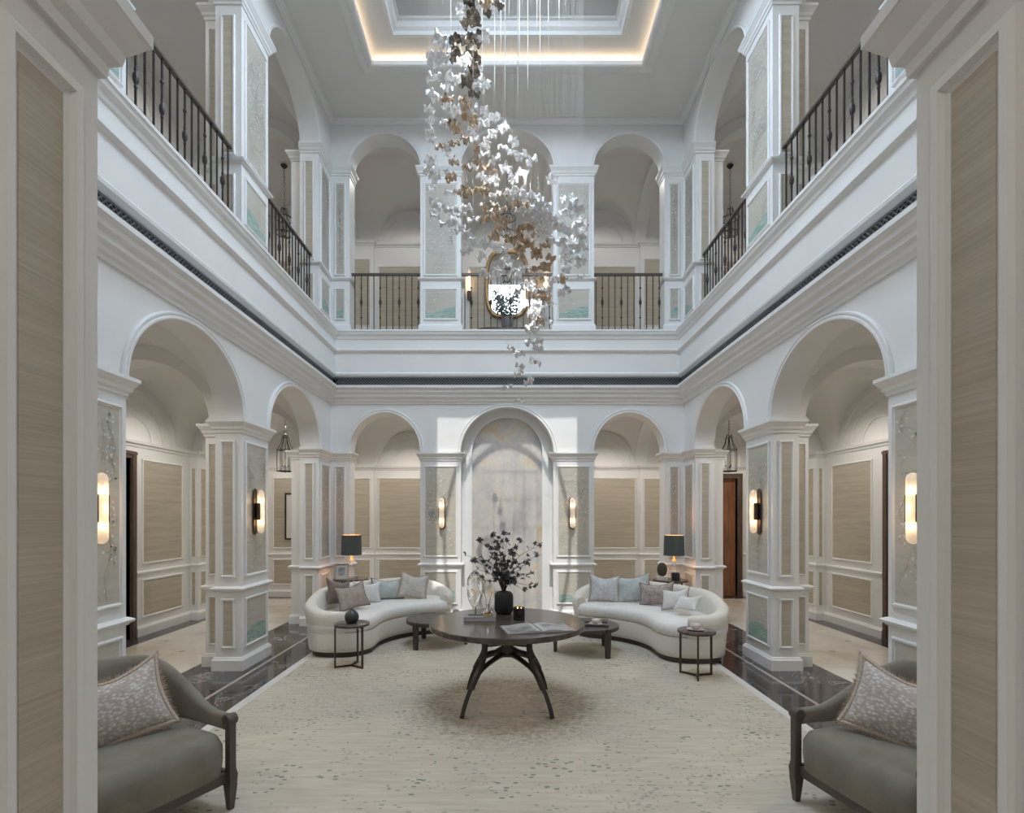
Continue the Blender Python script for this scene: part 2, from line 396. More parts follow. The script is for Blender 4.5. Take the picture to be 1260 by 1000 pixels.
def flat(mb, M, pts, n=.004, t=.0015):
    vs = [mb.v(M(u, n, z)) for u, z in pts]; mb.f(vs)
def painted(M, u0, u1, z0, z1, parent, hills=False, seed=0, heavy=1.0):
    """hand-painted branches, leaves and blossoms lying on a wallpaper panel"""
    rnd = random.Random(seed); mb = MB(); n = .0135
    def strip(p, q, w):
        d = Vector((q[0]-p[0], q[1]-p[1])); 
        if d.length < 1e-5: return
        s = Vector((-d.y, d.x)).normalized()*w
        mb.f([mb.v(M(u, n, z)) for u, z in ((p[0]+s.x, p[1]+s.y), (p[0]-s.x, p[1]-s.y), (q[0]-s.x*.7, q[1]-s.y*.7), (q[0]+s.x*.7, q[1]+s.y*.7))])
    def inside(p): return u0+.012 < p[0] < u1-.012 and z0+.012 < p[1] < z1-.012
    def blob(p, r, mi, k=6, asp=1.0, ang=0):
        if not (u0+r+.004 < p[0] < u1-r-.004 and z0+r+.004 < p[1] < z1-r-.004): return
        mb.mi = mi; c, s_ = math.cos(ang), math.sin(ang)
        vs = []
        for i in range(k):
            t = 2*PI*i/k; x, y = r*math.cos(t), r*asp*math.sin(t)
            vs.append(mb.v(M(p[0]+x*c-y*s_, n+.0006, p[1]+x*s_+y*c)))
        mb.f(vs)
    def grow(p, ang, w, length, depth):
        steps = max(3, int(length/.05)); mb.mi = 3 if depth else 3
        for k in range(steps):
            ang += rnd.uniform(-.35, .35)
            if p[0] < u0+.05: ang = PI/2-.5
            if p[0] > u1-.05: ang = PI/2+.5
            q = (p[0]+math.cos(ang)*.05, p[1]+math.sin(ang)*.05)
            if not inside(q): return
            mb.mi = 3; strip(p, q, w)
            if rnd.random() < .32*heavy:
                for _ in range(rnd.randint(1, 3)):
                    a2 = rnd.uniform(0, 2*PI); r = rnd.uniform(.008, .016)
                    blob((q[0]+math.cos(a2)*.024, q[1]+math.sin(a2)*.024), r, rnd.choice((0, 0, 0, 2, 2, 1)), 6, .55, a2)
            if depth < 2 and rnd.random() < .28: grow(q, ang+rnd.choice((-1, 1))*rnd.uniform(.5, 1.1), w*.6, length*.4, depth+1)
            p = q
    if not hills:
        for _ in range(2 if u1-u0 > .25 else 1):
            grow((rnd.uniform(u0+.06, u1-.06), z0+.02), PI/2+rnd.uniform(-.3, .3), .0028, (z1-z0)*.95, 0)
        for _ in range(2):
            grow((rnd.choice((u0+.02, u1-.02)), z0+(z1-z0)*rnd.uniform(.35, .85)), rnd.choice((.4, 2.7)), .0022, .5, 1)
    else:
        grow((rnd.uniform(u0+.1, u1-.1), z0+.02), PI/2+.2, .003, (z1-z0)*.8, 0)
        mb.mi = 4; K = 10
        for lay in range(3):
            h0 = (z1-z0)*(.42-.12*lay); ph = rnd.uniform(0, 6)
            top = [(u0+.004+(u1-u0-.008)*i/K, z0+.004+max(.01, h0*(.6+.35*math.sin(ph+2.6*i/K)))) for i in range(K+1)]
            for p, q in zip(top, top[1:]):
                mb.f([mb.v(M(u, n-.0006+.0003*lay, z)) for u, z in ((p[0], z0+.004), (q[0], z0+.004), q, p)])
    mb.build('painted_branch', [PAINTW, PAINTP, PAINTG, PAINTB, HILL], parent, fix=False)
def panel(M, u0, u1, z0, z1, parent, m=None, w=.035, pr=.022, paint=None, heavy=1.0):
    """one framed panel: moulding and its fabric or paper field"""
    fm = MB(); frame_rect(fm, M, u0, u1, z0, z1, w, pr)
    fm.build('panel_frame', PAINT, parent)
    p = MB(); vs = [M(u, n, z) for n in (-.004, .012) for u, z in ((u0+w*.9, z0+w*.9), (u1-w*.9, z0+w*.9), (u1-w*.9, z1-w*.9), (u0+w*.9, z1-w*.9))]
    V = [p.v(x) for x in vs]
    for q in ((0,1,2,3),(4,5,6,7),(0,1,5,4),(1,2,6,5),(2,3,7,6),(3,0,4,7)): p.f([V[i] for i in q])
    p.build('fabric_panel', m or GRASS, parent)
    if paint is not None: painted(M, u0+w, u1-w, z0+w, z1-w, parent, paint[0], paint[1], heavy)

# ------------------------------------------------------------------ plan dimensions
XW, YB, YF, TH = 2.93, 8.76, 1.10, .29
XO, YOB, YOF = 5.20, 11.16, -1.30
SIDE = [(2.53, .883), (4.944, .883), (7.342, .864)]         # arches of the long sides (centre y, half width)
BACK = [(-2.026, .585), (0, .765), (2.026, .585)]
FRONT = [(-2.026, .585), (0, .853), (2.026, .585)]
ZS, ZG, ZS2, ZC = 2.76, 4.736, 7.48, 8.25
def M_side(s): return Map((s*XW, 0, 0), (0, 1, 0), (-s, 0, 0))
M_back = Map((0, YB, 0), (1, 0, 0), (0, -1, 0)); M_front = Map((0, YF, 0), (1, 0, 0), (0, 1, 0))
def lower_b(k, end): return {0: .65, 1: .735}.get(k) if end else .71

# ------------------------------------------------------------------ court walls
walls = {}
def build_wall(name, M, u0, u1, arches, end, label):
    mb = MB()
    ops = []
    for (uc, a) in arches:
        bb = (.735 if uc == 0 else .65) if end else .71
        ops.append((uc, a, bb, ZS, -.02))
    arch_wall(mb, M, u0, u1, -.02, ZG-.006, TH, ops)
    ops2 = []
    for (uc, a) in arches:
        bb = (.64 if uc == 0 else .55) if end else .62
        ops2.append((uc, a, bb, ZS2, ZG))
    arch_wall(mb, M, u0, u1, ZG-.004, ZC+.12, TH, ops2)
    o = mb.build(name, PAINT); smooth_arch(o); struct(o, label); walls[name] = o
    for (uc, a) in arches:
        bl = (.735 if uc == 0 else .65) if end else .71; bu = (.64 if uc == 0 else .55) if end else .62
        r = MB(); arch_ring(r, M, uc, a, bl, ZS, .068, .03); autosm(r.build('arch_moulding', PAINT, o), .4)
        r = MB(); arch_ring(r, M, uc, a, bu, ZS2, .05, .018); autosm(r.build('arch_moulding', PAINT, o), .4)
    return o
wl = build_wall('wall_left', M_side(-1), YF, YB, SIDE, False, 'white arcaded court wall on the left, two storeys')
wr = build_wall('wall_right', M_side(1), YF, YB, SIDE, False, 'white arcaded court wall on the right, two storeys')
wb = build_wall('wall_back', M_back, -XW-TH, XW+TH, BACK, True, 'white arcaded court wall at the back with the niche')
wf = build_wall('wall_front', M_front, -XW-TH, XW+TH, FRONT, True, 'white arcaded wall the view looks through')

BASE = [(-.01, 0), (.03, 0), (.03, .115), (.022, .125), (.012, .145), (-.01, .15)]
RAIL = [(-.01, .862), (.012, .865), (.018, .878), (.04, .888), (.045, .905), (.03, .915), (.012, .925), (-.01, .93)]
CAP = [(-.01, -.14), (.012, -.14), (.014, -.115), (.03, -.10), (.035, -.075), (.05, -.055), (.066, -.03), (.07, -.028), (.07, 0), (-.01, .001)]
def mould(path, closed, parent, z=0, base=BASE, rail=True, zs=None):
    for nm, pf, dz in (('plinth', base, z), ('chair_rail', RAIL, z), ('capital', CAP, zs)):
        mb = MB(); sweep(mb, path, [(o, q+dz) for o, q in pf], closed); mb.build(nm, PAINT, parent)
LOW_T, LOW_P = (1.045, 2.515), (.25, .80)
UP_T, UP_P = (5.70, 7.20), (4.955, 5.48)
def pier_panels(M, u0, u1, parent, court=False, seed=0, low=True, up=True, w=.035, mg=.055, heavy=1):
    """tall and short framed panel on one face of a pier, on both storeys"""
    for lev, (T, Pp) in ((0, (LOW_T, LOW_P)), (1, (UP_T, UP_P))):
        if (lev == 0 and not low) or (lev == 1 and not up): continue
        m = WPAPER if court else GRASS
        panel(M, u0+mg, u1-mg, T[0]-w*.6, T[1]+w*.6, parent, m, w, .024, (False, seed+lev*50) if court else None, heavy)
        panel(M, u0+mg, u1-mg, Pp[0]-w*.2, Pp[1]-w*.2, parent, m, w, .024, (True, seed+lev*50+7) if court else None, heavy)
# free piers of the long sides
for s, w_ in ((-1, wl), (1, wr)):
    for k, (ya, yb) in enumerate(((3.413, 4.061), (5.827, 6.478))):
        xa, xb = s*XW, s*(XW+TH)
        x0, x1 = min(xa, xb), max(xa, xb)
        path = [(x0, ya), (x0, yb), (x1, yb), (x1, ya)][::-1]
        # clockwise seen from above keeps 'right of travel' outward
        path = [(x0, ya), (x1, ya), (x1, yb), (x0, yb)]
        b0, b1 = s*(XW+TH-.01), s*(XW+TH+.2); c0, c1 = min(b0, b1), max(b0, b1); yc0, yc1 = ya+.165, yb-.165
        pathb = [(c0, yc0), (c1, yc0), (c1, yc1), (c0, yc1)]
        for z, zs, z1 in ((0, ZS, ZS), (ZG, ZS2, ZS2)):
            mould(path, True, w_, z, zs=zs); mould(pathb, True, w_, z, zs=zs-.02)
            mb = MB(); mb.box((c0, yc0, z), (c1, yc1, z1)); mb.build('pilaster', PAINT, w_)
        pier_panels(M_side(s), ya, yb, w_, True, seed=int(11+k*3+s*100+200))
        # faces across the arch openings
        Mn = Map((0, ya, 0), (1, 0, 0), (0, -1, 0)); Mf = Map((0, yb, 0), (1, 0, 0), (0, 1, 0))
        for Mq in (Mn, Mf): pier_panels(Mq, x0, x1, w_, w=.032, mg=.066)
        Mn2 = Map((0, yc0, 0), (1, 0, 0), (0, -1, 0))
        pier_panels(Mn2, c0+(.02 if s < 0 else .03), c1-(.03 if s < 0 else .02), w_, w=.022, mg=.02)
    # corner piers (L-shaped), back and front
    for (arch_end, yc, sgn) in ((7.342+.864, YB, 1), (2.53-.883, YF, -1)):
        xe = s*(2.026+.585)
        pth = [(s*(XW+TH), arch_end), (s*XW, arch_end), (s*XW, yc), (xe, yc), (xe, yc+sgn*TH)]
        # outward must be to the right of travel
        if s*sgn > 0: pth = pth[::-1]
        for z, zs in ((0, ZS), (ZG, ZS2)): mould(pth, False, w_, z, zs=zs)
        if sgn > 0:
            pier_panels(M_side(s), arch_end, YB, w_, True, seed=31+int(s*7), mg=.07)
            pier_panels(M_back, min(xe, s*XW), max(xe, s*XW), w_, True, seed=41+int(s*7), w=.03, mg=.07, heavy=.6)
            pier_panels(Map((0, arch_end, 0), (1, 0, 0), (0, -1, 0)), min(s*XW, s*(XW+TH)), max(s*XW, s*(XW+TH)), w_, w=.032, mg=.066)
            # pilaster standing on the gallery side of the corner
            c0, c1 = sorted((s*(XW+TH-.01), s*(XW+TH+.2)))
            for z, z1 in ((0, ZS), (ZG, ZS2)):
                mb = MB(); mb.box((c0, arch_end+.165, z), (c1, YB+TH, z1)); mb.build('pilaster', PAINT, w_)
                mould([(c0, arch_end+.165), (c1, arch_end+.165), (c1, YB+TH), (c0, YB+TH)], True, w_, z, zs=z1-.02)
# piers of the back wall (either side of the niche) and of the front wall
for s in (-1, 1):
    for (M, w_, xi, yy, sg, back) in ((M_back, wb, .765, YB, 1, True), (M_front, wf, .853, YF, -1, False)):
        x0, x1 = sorted((s*xi, s*1.441)); y0, y1 = sorted((yy, yy+sg*TH))
        for z, zs in ((0, ZS), (ZG, ZS2)):
            mould([(x0, y0), (x1, y0), (x1, y1), (x0, y1)], True, w_, z, zs=zs)
        if back: pier_panels(M_back, x0, x1, w_, True, seed=61+s*9)
        else:
            for lev in (True, False):
                pier_panels(Map((s*xi, 0, 0), (0, 1, 0), (-s, 0, 0)), y0, y1, w_, w=.046, mg=.058, low=lev, up=not lev)
# the blind niche in the centre of the back wall
mb = MB(); NP = .20
Mn = Map((0, YB+NP, 0), (1, 0, 0), (0, -1, 0))
arch_wall(mb, Mn, -.80, .80, -.02, 3.60, .12, [(0, .594, .60, 2.77, -.02)])
o = mb.build('niche_surround', PAINT, wb); smooth_arch(o)
r = MB(); arch_ring(r, Mn, 0, .594, .60, 2.77, .035, .02); autosm(r.build('arch_moulding', PAINT, wb), .4)
for s in (-1, 1):
    r = MB(); r.box((min(s*.594, s*.63), YB+NP-.02, 0), (max(s*.594, s*.63), YB+NP+.01, 2.77)); r.build('niche_jamb', PAINT, wb)
mb = MB(); mb.box((-.62, YB+NP+.045, 0), (.62, YB+NP+.10, 3.42)); mb.build('marble_panel', ONYX, wb)
mb = MB(); mb.box((-.79, YB+NP+.11, 0), (.79, YB+TH+.02, 3.6)); mb.build('niche_backing', PAINT, wb)

# cornice, ledge and grille band running round the court
loop = [(-XW, YF), (XW, YF), (XW, YB), (-XW, YB)][::-1]      # right of travel = into the court
CORN = [(-.01, 3.55), (.018, 3.555), (.022, 3.585), (.045, 3.60), (.05, 3.635), (.085, 3.66), (.09, 3.70), (.125, 3.73), (.13, 3.765), (.155, 3.79), (.165, 3.795), (.165, 3.835), (-.01, 3.84)]
FASC = [(-.01, 3.985), (.09, 3.985), (.135, 4.0), (.14, 4.03), (.115, 4.055), (.11, 4.06), (.11, 4.375), (.125, 4.385), (.15, 4.40), (.15, 4.425), (.125, 4.44), (.11, 4.445), (.11, 4.585), (.125, 4.60), (.135, 4.64), (.165, 4.665), (.175, 4.70), (.185, 4.705), (.185, 4.736), (-.01, 4.736)]
for nm, pf in (('trim_1', CORN), ('trim_2', FASC)):
    mb = MB(); sweep(mb, loop, pf, True); struct(mb.build(nm, PAINT), 'deep moulded cornice below the grille band' if nm == 'trim_1' else 'moulded gallery ledge above the grille band')
CC = [(-.01, 8.17), (.015, 8.17), (.02, 8.195), (.05, 8.215), (.06, 8.235), (.085, 8.24), (.085, 8.252), (-.01, 8.252)]
mb = MB(); sweep(mb, loop, CC, True); struct(mb.build('trim_3', PAINT), 'slim cornice under the court ceiling')
for nm, M, u0, u1, par in (('l', M_side(-1), YF, YB, wl), ('r', M_side(1), YF, YB, wr), ('b', M_back, -XW, XW, wb), ('f', M_front, -XW, XW, wf)):
    mb = MB()
    def bx(ua, ub, na, nb, za, zb):
        V = [mb.v(M(u, n, z)) for z in (za, zb) for u, n in ((ua, na), (ub, na), (ub, nb), (ua, nb))]
        for q in ((0,3,2,1),(4,5,6,7),(0,1,5,4),(1,2,6,5),(2,3,7,6),(3,0,4,7)): mb.f([V[i] for i in q])
    bx(u0, u1, -.005, .045, 3.838, 3.987)
    mb.build('grille_backing', BLACK, par)
    mb = MB(); u = u0+.08; p = .048
    bx(u0+.06, u1-.06, .045, .066, 3.838, 3.858); bx(u0+.06, u1-.06, .045, .066, 3.967, 3.987)
    while u < u1-.10:
        for sg in (-1, 1):
            a, c = (u, 3.855), (u+.115, 3.97)
            if sg < 0: a, c = (u+.115, 3.855), (u, 3.97)
            d = Vector((c[0]-a[0], c[1]-a[1])).normalized(); q = Vector((-d.y, d.x))*.0055
            V = [mb.v(M(x, n, z)) for n in (.048, .060+.002*sg) for x, z in ((a[0]+q.x, a[1]+q.y), (a[0]-q.x, a[1]-q.y), (c[0]-q.x, c[1]-q.y), (c[0]+q.x, c[1]+q.y))]
            for f in ((0,1,2,3),(4,5,6,7),(0,1,5,4),(1,2,6,5),(2,3,7,6),(3,0,4,7)): mb.f([V[i] for i in f])
        u += p
    g = mb.build('grille', GRILLE, par, fix=False); g['kind'] = 'stuff'

# ------------------------------------------------------------------ ceiling, coffer and skylight
def ring_plate(mb, o, i, z0, z1):
    (ox0, oy0, ox1, oy1), (ix0, iy0, ix1, iy1) = o, i
    mb.box((ox0, oy0, z0), (ox1, iy0, z1)); mb.box((ox0, iy1, z0), (ox1, oy1, z1))
    mb.box((ox0, iy0, z0), (ix0, iy1, z1)); mb.box((ix1, iy0, z0), (ox1, iy1, z1))
YM = 4.93
mb = MB(); ring_plate(mb, (-XW-.01, YF-.01, XW+.01, YB+.01), (-1.98, YM-2.72, 1.98, YM+2.72), ZC, ZC+.03)
ceil = struct(mb.build('ceiling', PLASTER), 'white court ceiling with lit rectangular coffer')
LIP = [(-.02, 8.252), (-.17, 8.252), (-.17, 8.238), (-.12, 8.225), (-.06, 8.215), (-.04, 8.195), (0, 8.19), (.025, 8.20), (.025, 8.262), (-.01, 8.262)]
def rect(x, h, cw=True):
    return [(-x, YM-h), (x, YM-h), (x, YM+h), (-x, YM+h)][::-1]
mb = MB(); sweep(mb, rect(1.965, 2.70), LIP, True); mb.build('coffer_lip', PAINT, ceil)
mb = MB(); ring_plate(mb, (-2.35, YM-3.09, 2.35, YM+3.09), (-1.60, YM-2.40, 1.60, YM+2.40), 8.37, 8.40); mb.build('cove_top', PLASTER, ceil)
mb = MB(); ring_plate(mb, (-2.36, YM-3.10, 2.36, YM+3.10), (-2.33, YM-3.07, 2.33, YM+3.07), 8.26, 8.40); mb.build('cove_side', PLASTER, ceil)
mb = MB(); sweep(mb, rect(1.60, 2.40), [(-.03, 8.37), (.0, 8.355), (.02, 8.36), (.035, 8.40), (.07, 8.43), (.09, 8.49), (.12, 8.50), (.12, 8.53), (-.03, 8.54)], True)
mb.build('coffer_moulding', PAINT, ceil)
mb = MB(); ring_plate(mb, (-1.62, YM-2.42, 1.62, YM+2.42), (-1.55, YM-2.35, 1.55, YM+2.35), 8.53, 9.22); mb.build('skylight_well', PLASTER, ceil)
mb = MB(); ring_plate(mb, (-1.62, YM-2.42, 1.62, YM+2.42), (-1.16, 2.40, 1.16, 5.09), 9.2, 9.28)
sky = struct(mb.build('window_1', PLASTER), 'glazed skylight over the court')
mb = MB()
pts = [(1.04*math.cos(2*PI*i/64), 3.745+1.30*math.sin(2*PI*i/64), 9.24) for i in range(65)]
mb.tube(pts, .02, rect=(.055, .05)); mb.build('arc_shadow_hoop', IRON, sky)  # unseen oval hoop, added so the sun casts the curved back-wall shadow
for i in range(2):
    for j in range(2):
        mb = MB(); mb.box((-1.16+i*1.16, 2.40+j*1.345, 9.285), (i*1.16, 3.745+j*1.345, 9.291)); mb.build('pane', PANE, sky)

# vaults over the walks, both storeys
def vault(name, zs, rise_a, rise_c, label, parent=None):
    bm = MB(); st = .075
    xs = [-XO+i*st for i in range(int(2*XO/st)+1)]+[XO]; ys = []
    y = YOF
    while y < YOB: ys.append(y); y += st
    ys.append(YOB)
    xi, yb0, yf0 = XW+TH-.02, YB+TH-.02, YF-TH+.02
    def el(d, a, h): return h*math.sqrt(max(0, 1-(d/a)**2)) if abs(d) < a else 0
    V = {}
    def hz(x, y):
        side = abs(x) > xi-st; end = y > yb0-st or y < yf0+st
        h = 0; xc = (xi+XO)/2; hx = (XO-xi)/2
        yc = (yb0+YOB)/2 if y > 5 else (yf0+YOF)/2; hy = (YOB-yb0)/2
        if side: h = max(h, el(abs(x)-xc, hx, rise_a))
        if end: h = max(h, el(y-yc, hy, rise_a))
        if side and not end:
            for (c, a) in SIDE: h = max(h, el(y-c, .95, rise_c))
        if end and not side:
            for (c, a) in BACK: h = max(h, el(x-c, .66 if c else .84, rise_c*(.9 if c else 1)))
        return zs+h
    def ok(x, y): return abs(x) >= xi-st or y >= yb0-st or y <= yf0+st
    for i, x in enumerate(xs):
        for j, y in enumerate(ys):
            if ok(x, y): V[i, j] = bm.v((x, y, hz(x, y)))
    for i in range(len(xs)-1):
        for j in range(len(ys)-1):
            q = [V.get((i, j)), V.get((i+1, j)), V.get((i+1, j+1)), V.get((i, j+1))]
            cx, cy = (xs[i]+xs[i+1])/2, (ys[j]+ys[j+1])/2
            if all(q) and (abs(cx) > xi or cy > yb0 or cy < yf0): bm.f(q)
    o = bm.build(name, PLASTER, parent, smooth=True, fix=False); return struct(o, label)
v1 = vault('ceiling_vault', 2.80, .84, .78, 'groin vaults over the ground floor walks')
v2 = vault('ceiling_vault_upper', 7.50, .84, .74, 'groin vaults over the gallery walks')
# transverse ribs crossing the walks at the piers
for s in (-1, 1):
    for yc in (3.737, 6.152, YB+.12):
        Mr = Map((s*(XW+TH+XO)/2, yc-.15, 0), (1, 0, 0), (0, -1, 0)); hw = (XO-XW-TH)/2
        for zs, z1, par in ((ZS+.02, 3.72, v1), (ZS2, 8.36, v2)):
            mb = MB(); arch_wall(mb, Mr, -hw, hw, zs-.02, z1, .30, [(0, .82, .70, zs, zs-.02)])
            smooth_arch(mb.build('transverse_rib', PAINT, par))
for s in (-1, 1):
    for sg, yy in ((1, YB+TH), (-1, YF-TH)):
        for xc in (s*1.10, s*3.06):
            yo = YOB if sg > 0 else YOF
            Mr = Map((xc-.12, (yy+yo)/2, 0), (0, 1, 0), (1, 0, 0)); hw = abs(yo-yy)/2
            if sg < 0: continue
            for zs, z1, par in ((ZS+.02, 3.72, v1), (ZS2, 8.36, v2)):
                mb = MB(); arch_wall(mb, Mr, -hw, hw, zs-.02, z1, .24, [(0, hw-.03, .80, zs, zs-.02)])
                smooth_arch(mb.build('transverse_rib', PAINT, par))
mb = MB(); mb.box((-6, -2, 9.6), (6, YM-2.45, 9.7)); mb.box((-6, YM+2.45, 9.6), (6, 12, 9.7))
for s in (-1, 1): mb.box((min(s*1.65, s*6), YM-2.45, 9.6), (max(s*1.65, s*6), YM+2.45, 9.7))
mb.box((-6.0, -2, 8.45), (-5.9, 12, 9.6)); mb.box((5.9, -2, 8.45), (6, 12, 9.6))
struct(mb.build('roof', PLASTER), 'flat roof round the skylight')

# ------------------------------------------------------------------ outer walls of the walks
def outer(name, M, u0, u1, label, doors=()):
    mb = MB(); cur = u0
    def slab(a, c, z0, z1):
        V = [mb.v(M(u, n, z)) for z in (z0, z1) for u, n in ((a, 0), (c, 0), (c, -.12), (a, -.12))]
        for q in ((0,3,2,1),(4,5,6,7),(0,1,5,4),(1,2,6,5),(2,3,7,6),(3,0,4,7)): mb.f([V[i] for i in q])
    for (a, c) in doors:
        slab(cur, a, -.02, 4.5); slab(a, c, 2.50, 4.5); cur = c
    slab(cur, u1, -.02, 4.5); slab(u0, u1, 4.5, 9.6)
    return struct(mb.build(name, PAINT), label)
MoL = Map((-XO, 0, 0), (0, 1, 0), (1, 0, 0)); MoR = Map((XO, 0, 0), (0, 1, 0), (-1, 0, 0))
MoB = Map((0, YOB, 0), (1, 0, 0), (0, -1, 0)); MoF = Map((0, YOF, 0), (1, 0, 0), (0, 1, 0))
oL = outer('wall_outer_left', MoL, YOF-.12, YOB+.12, 'panelled outer wall of the left walk', [(6.42, 7.28)])
oR = outer('wall_outer_right', MoR, YOF-.12, YOB+.12, 'panelled outer wall of the right walk', [(6.35, 7.18)])
oB = outer('wall_outer_back', MoB, -XO, XO, 'panelled wall at the far end', [(4.10, 4.86)])
oF = outer('wall_outer_front', MoF, -XO, XO, 'panelled wall behind the viewpoint')
OCAP = [(-.01, -.07), (.012, -.065), (.02, -.04), (.045, -.02), (.05, .0), (.055, .02), (-.01, .022)]
def outer_mould(path_lower_segments, path_upper, par):
    for z, base, cap in ((0, True, ZS-.02), (ZG, True, ZS2-.04)):
        segs = path_lower_segments if z == 0 else [path_upper]
        for pth in segs:
            for nm, pf, dz in (('baseboard', BASE, z), ('chair_rail', [(o*.6, q) for o, q in RAIL], z)):
                mb = MB(); sweep(mb, pth, [(o_*1.0, q+dz) for o_, q in pf], False); mb.build(nm, PAINT, par)
        mb = MB(); sweep(mb, path_upper, [(o_, q+cap) for o_, q in OCAP], False); mb.build('cornice', PAINT, par)
# pilasters on the outer walls are part of the moulding paths
def side_path(s, ya, yb):
    P = [(ya, 0)]
    for (c, h) in ((3.737, .16), (6.152, .16), (8.92, .26)):
        if ya < c-h and c+h < yb: P += [(c-h, 0), (c-h, .13), (c+h, .13), (c+h, 0)]
    P += [(yb, 0)]
    pts = [(s*(XO-d), y) for y, d in P]
    return pts if s < 0 else pts[::-1]      # right of travel points into the walk
outer_mould([side_path(-1, YOF, 6.30), side_path(-1, 7.40, YOB)], side_path(-1, YOF, YOB), oL)
outer_mould([side_path(1, YOF, 6.23), side_path(1, 7.30, YOB)], side_path(1, YOF, YOB), oR)
def back_path(a, c):
    P = [(a, 0)]
    for (x, h) in ((-3.06, .26), (-1.10, .2), (1.10, .2), (3.06, .26)):
        if a < x-h and x+h < c: P += [(x-h, 0), (x-h, .08), (x+h, .08), (x+h, 0)]
    P += [(c, 0)]
    return [(x, YOB-d) for x, d in P]
bp = lambda a, c: back_path(a, c)
outer_mould([bp(-XO, 3.98), bp(4.98, XO)], bp(-XO, XO), oB)
outer_mould([[(XO, YOF), (-XO, YOF)]], [(XO, YOF), (-XO, YOF)], oF)
for s, M, par in ((-1, MoL, oL), (1, MoR, oR)):
    for (c, h) in ((3.737, .16), (6.152, .16), (8.92, .26)):
        for z, z1 in ((0, ZS), (ZG, ZS2)):
            x0, x1 = sorted((s*XO, s*(XO-.13)))
            mb = MB(); mb.box((x0, c-h, z), (x1, c+h, z1)); mb.build('pilaster', PAINT, par)
            mp = Map((s*(XO-.13), 0, 0), (0, 1, 0), (-s, 0, 0)); T = [(1.045, 2.50), (.25, .80)] if z == 0 else [(5.70, 7.20), (4.955, 5.48)]
            for (a, q) in T:
                panel(mp, c-h+.05, c+h-.05, a-.02, q, par, w=.025, pr=.018)
            mn = Map((0, c-h, 0), (1, 0, 0), (0, -1, 0))
            for (a, q) in T: panel(mn, x0+.025, x1-.025, a-.02, q, par, w=.02, pr=.012)
    spans = [(-1.1, 1.2), (1.45, 3.48), (3.99, 5.89), (7.46, 8.50), (9.30, 10.98)]
    for (a, c) in spans:
        panel(M, a+.05, c-.05, LOW_T[0]-.03, LOW_T[1], par); panel(M, a+.05, c-.05, .25, .80, par)
    for (a, c) in [(-1.1, 1.2), (1.45, 3.48), (3.99, 5.89), (6.42, 8.50), (9.30, 10.98)]:
        panel(M, a+.05, c-.05, UP_T[0], UP_T[1], par); panel(M, a+.05, c-.05, 4.96, 5.48, par)
    for (c, a) in SIDE+[(10.1, .9)]:
        for zs in (ZS+.01, ZS2-.01):
            for rr in (.80, .62, .36):
                mb = MB(); arch_ring(mb, M, c, rr, rr*.86, zs, .035, .016, n=28); autosm(mb.build('blind_arch', PAINT, par), .4)
# back outer wall
for (x, h) in ((-3.06, .26), (-1.10, .2), (1.10, .2), (3.06, .26)):
    for z, z1 in ((0, ZS), (ZG, ZS2)):
        mb = MB(); mb.box((x-h, YOB-.08, z), (x+h, YOB, z1)); mb.build('pilaster', PAINT, oB)
        mp = Map((0, YOB-.08, 0), (1, 0, 0), (0, -1, 0)); T = [(1.045, 2.50), (.25, .80)] if z == 0 else [(5.70, 7.10), (4.955, 5.48)]
        for (a, q) in T: panel(mp, x-h+.06, x+h-.06, a-.02, q, oB, w=.028, pr=.018)
for (a, c) in ((-2.76, -1.34), (-.86, .86), (1.34, 2.76)):
    panel(MoB, a+.03, c-.03, LOW_T[0]-.03, LOW_T[1], oB); panel(MoB, a+.03, c-.03, .25, .80, oB)
    panel(MoB, a+.03, c-.03, UP_T[0]-.03 if a != -.86 else 4.96, 6.98, oB)
    if a != -.86: panel(MoB, a+.03, c-.03, 4.96, 5.48, oB)
panel(MoB, -4.95, -3.42, LOW_T[0]-.03, LOW_T[1], oB); panel(MoB, -4.95, -3.42, .25, .80, oB)
panel(MoB, 3.36, 3.92, LOW_T[0]-.03, LOW_T[1], oB); panel(MoB, 3.36, 3.92, .25, .80, oB)
for s in (-1, 1):
    a, c = sorted((s*3.42, s*4.95)); panel(MoB, a, c, UP_T[0], 7.1, oB); panel(MoB, a, c, 4.96, 5.48, oB)
for c in (-4.2, -2.05, 0, 2.05, 4.2):
    for zs in (ZS+.01, ZS2-.02):
        for rr in (.70, .56, .38):
            mb = MB(); arch_ring(mb, MoB, c, rr, rr*.95, zs, .035, .016, n=28); autosm(mb.build('blind_arch', PAINT, oB), .4)
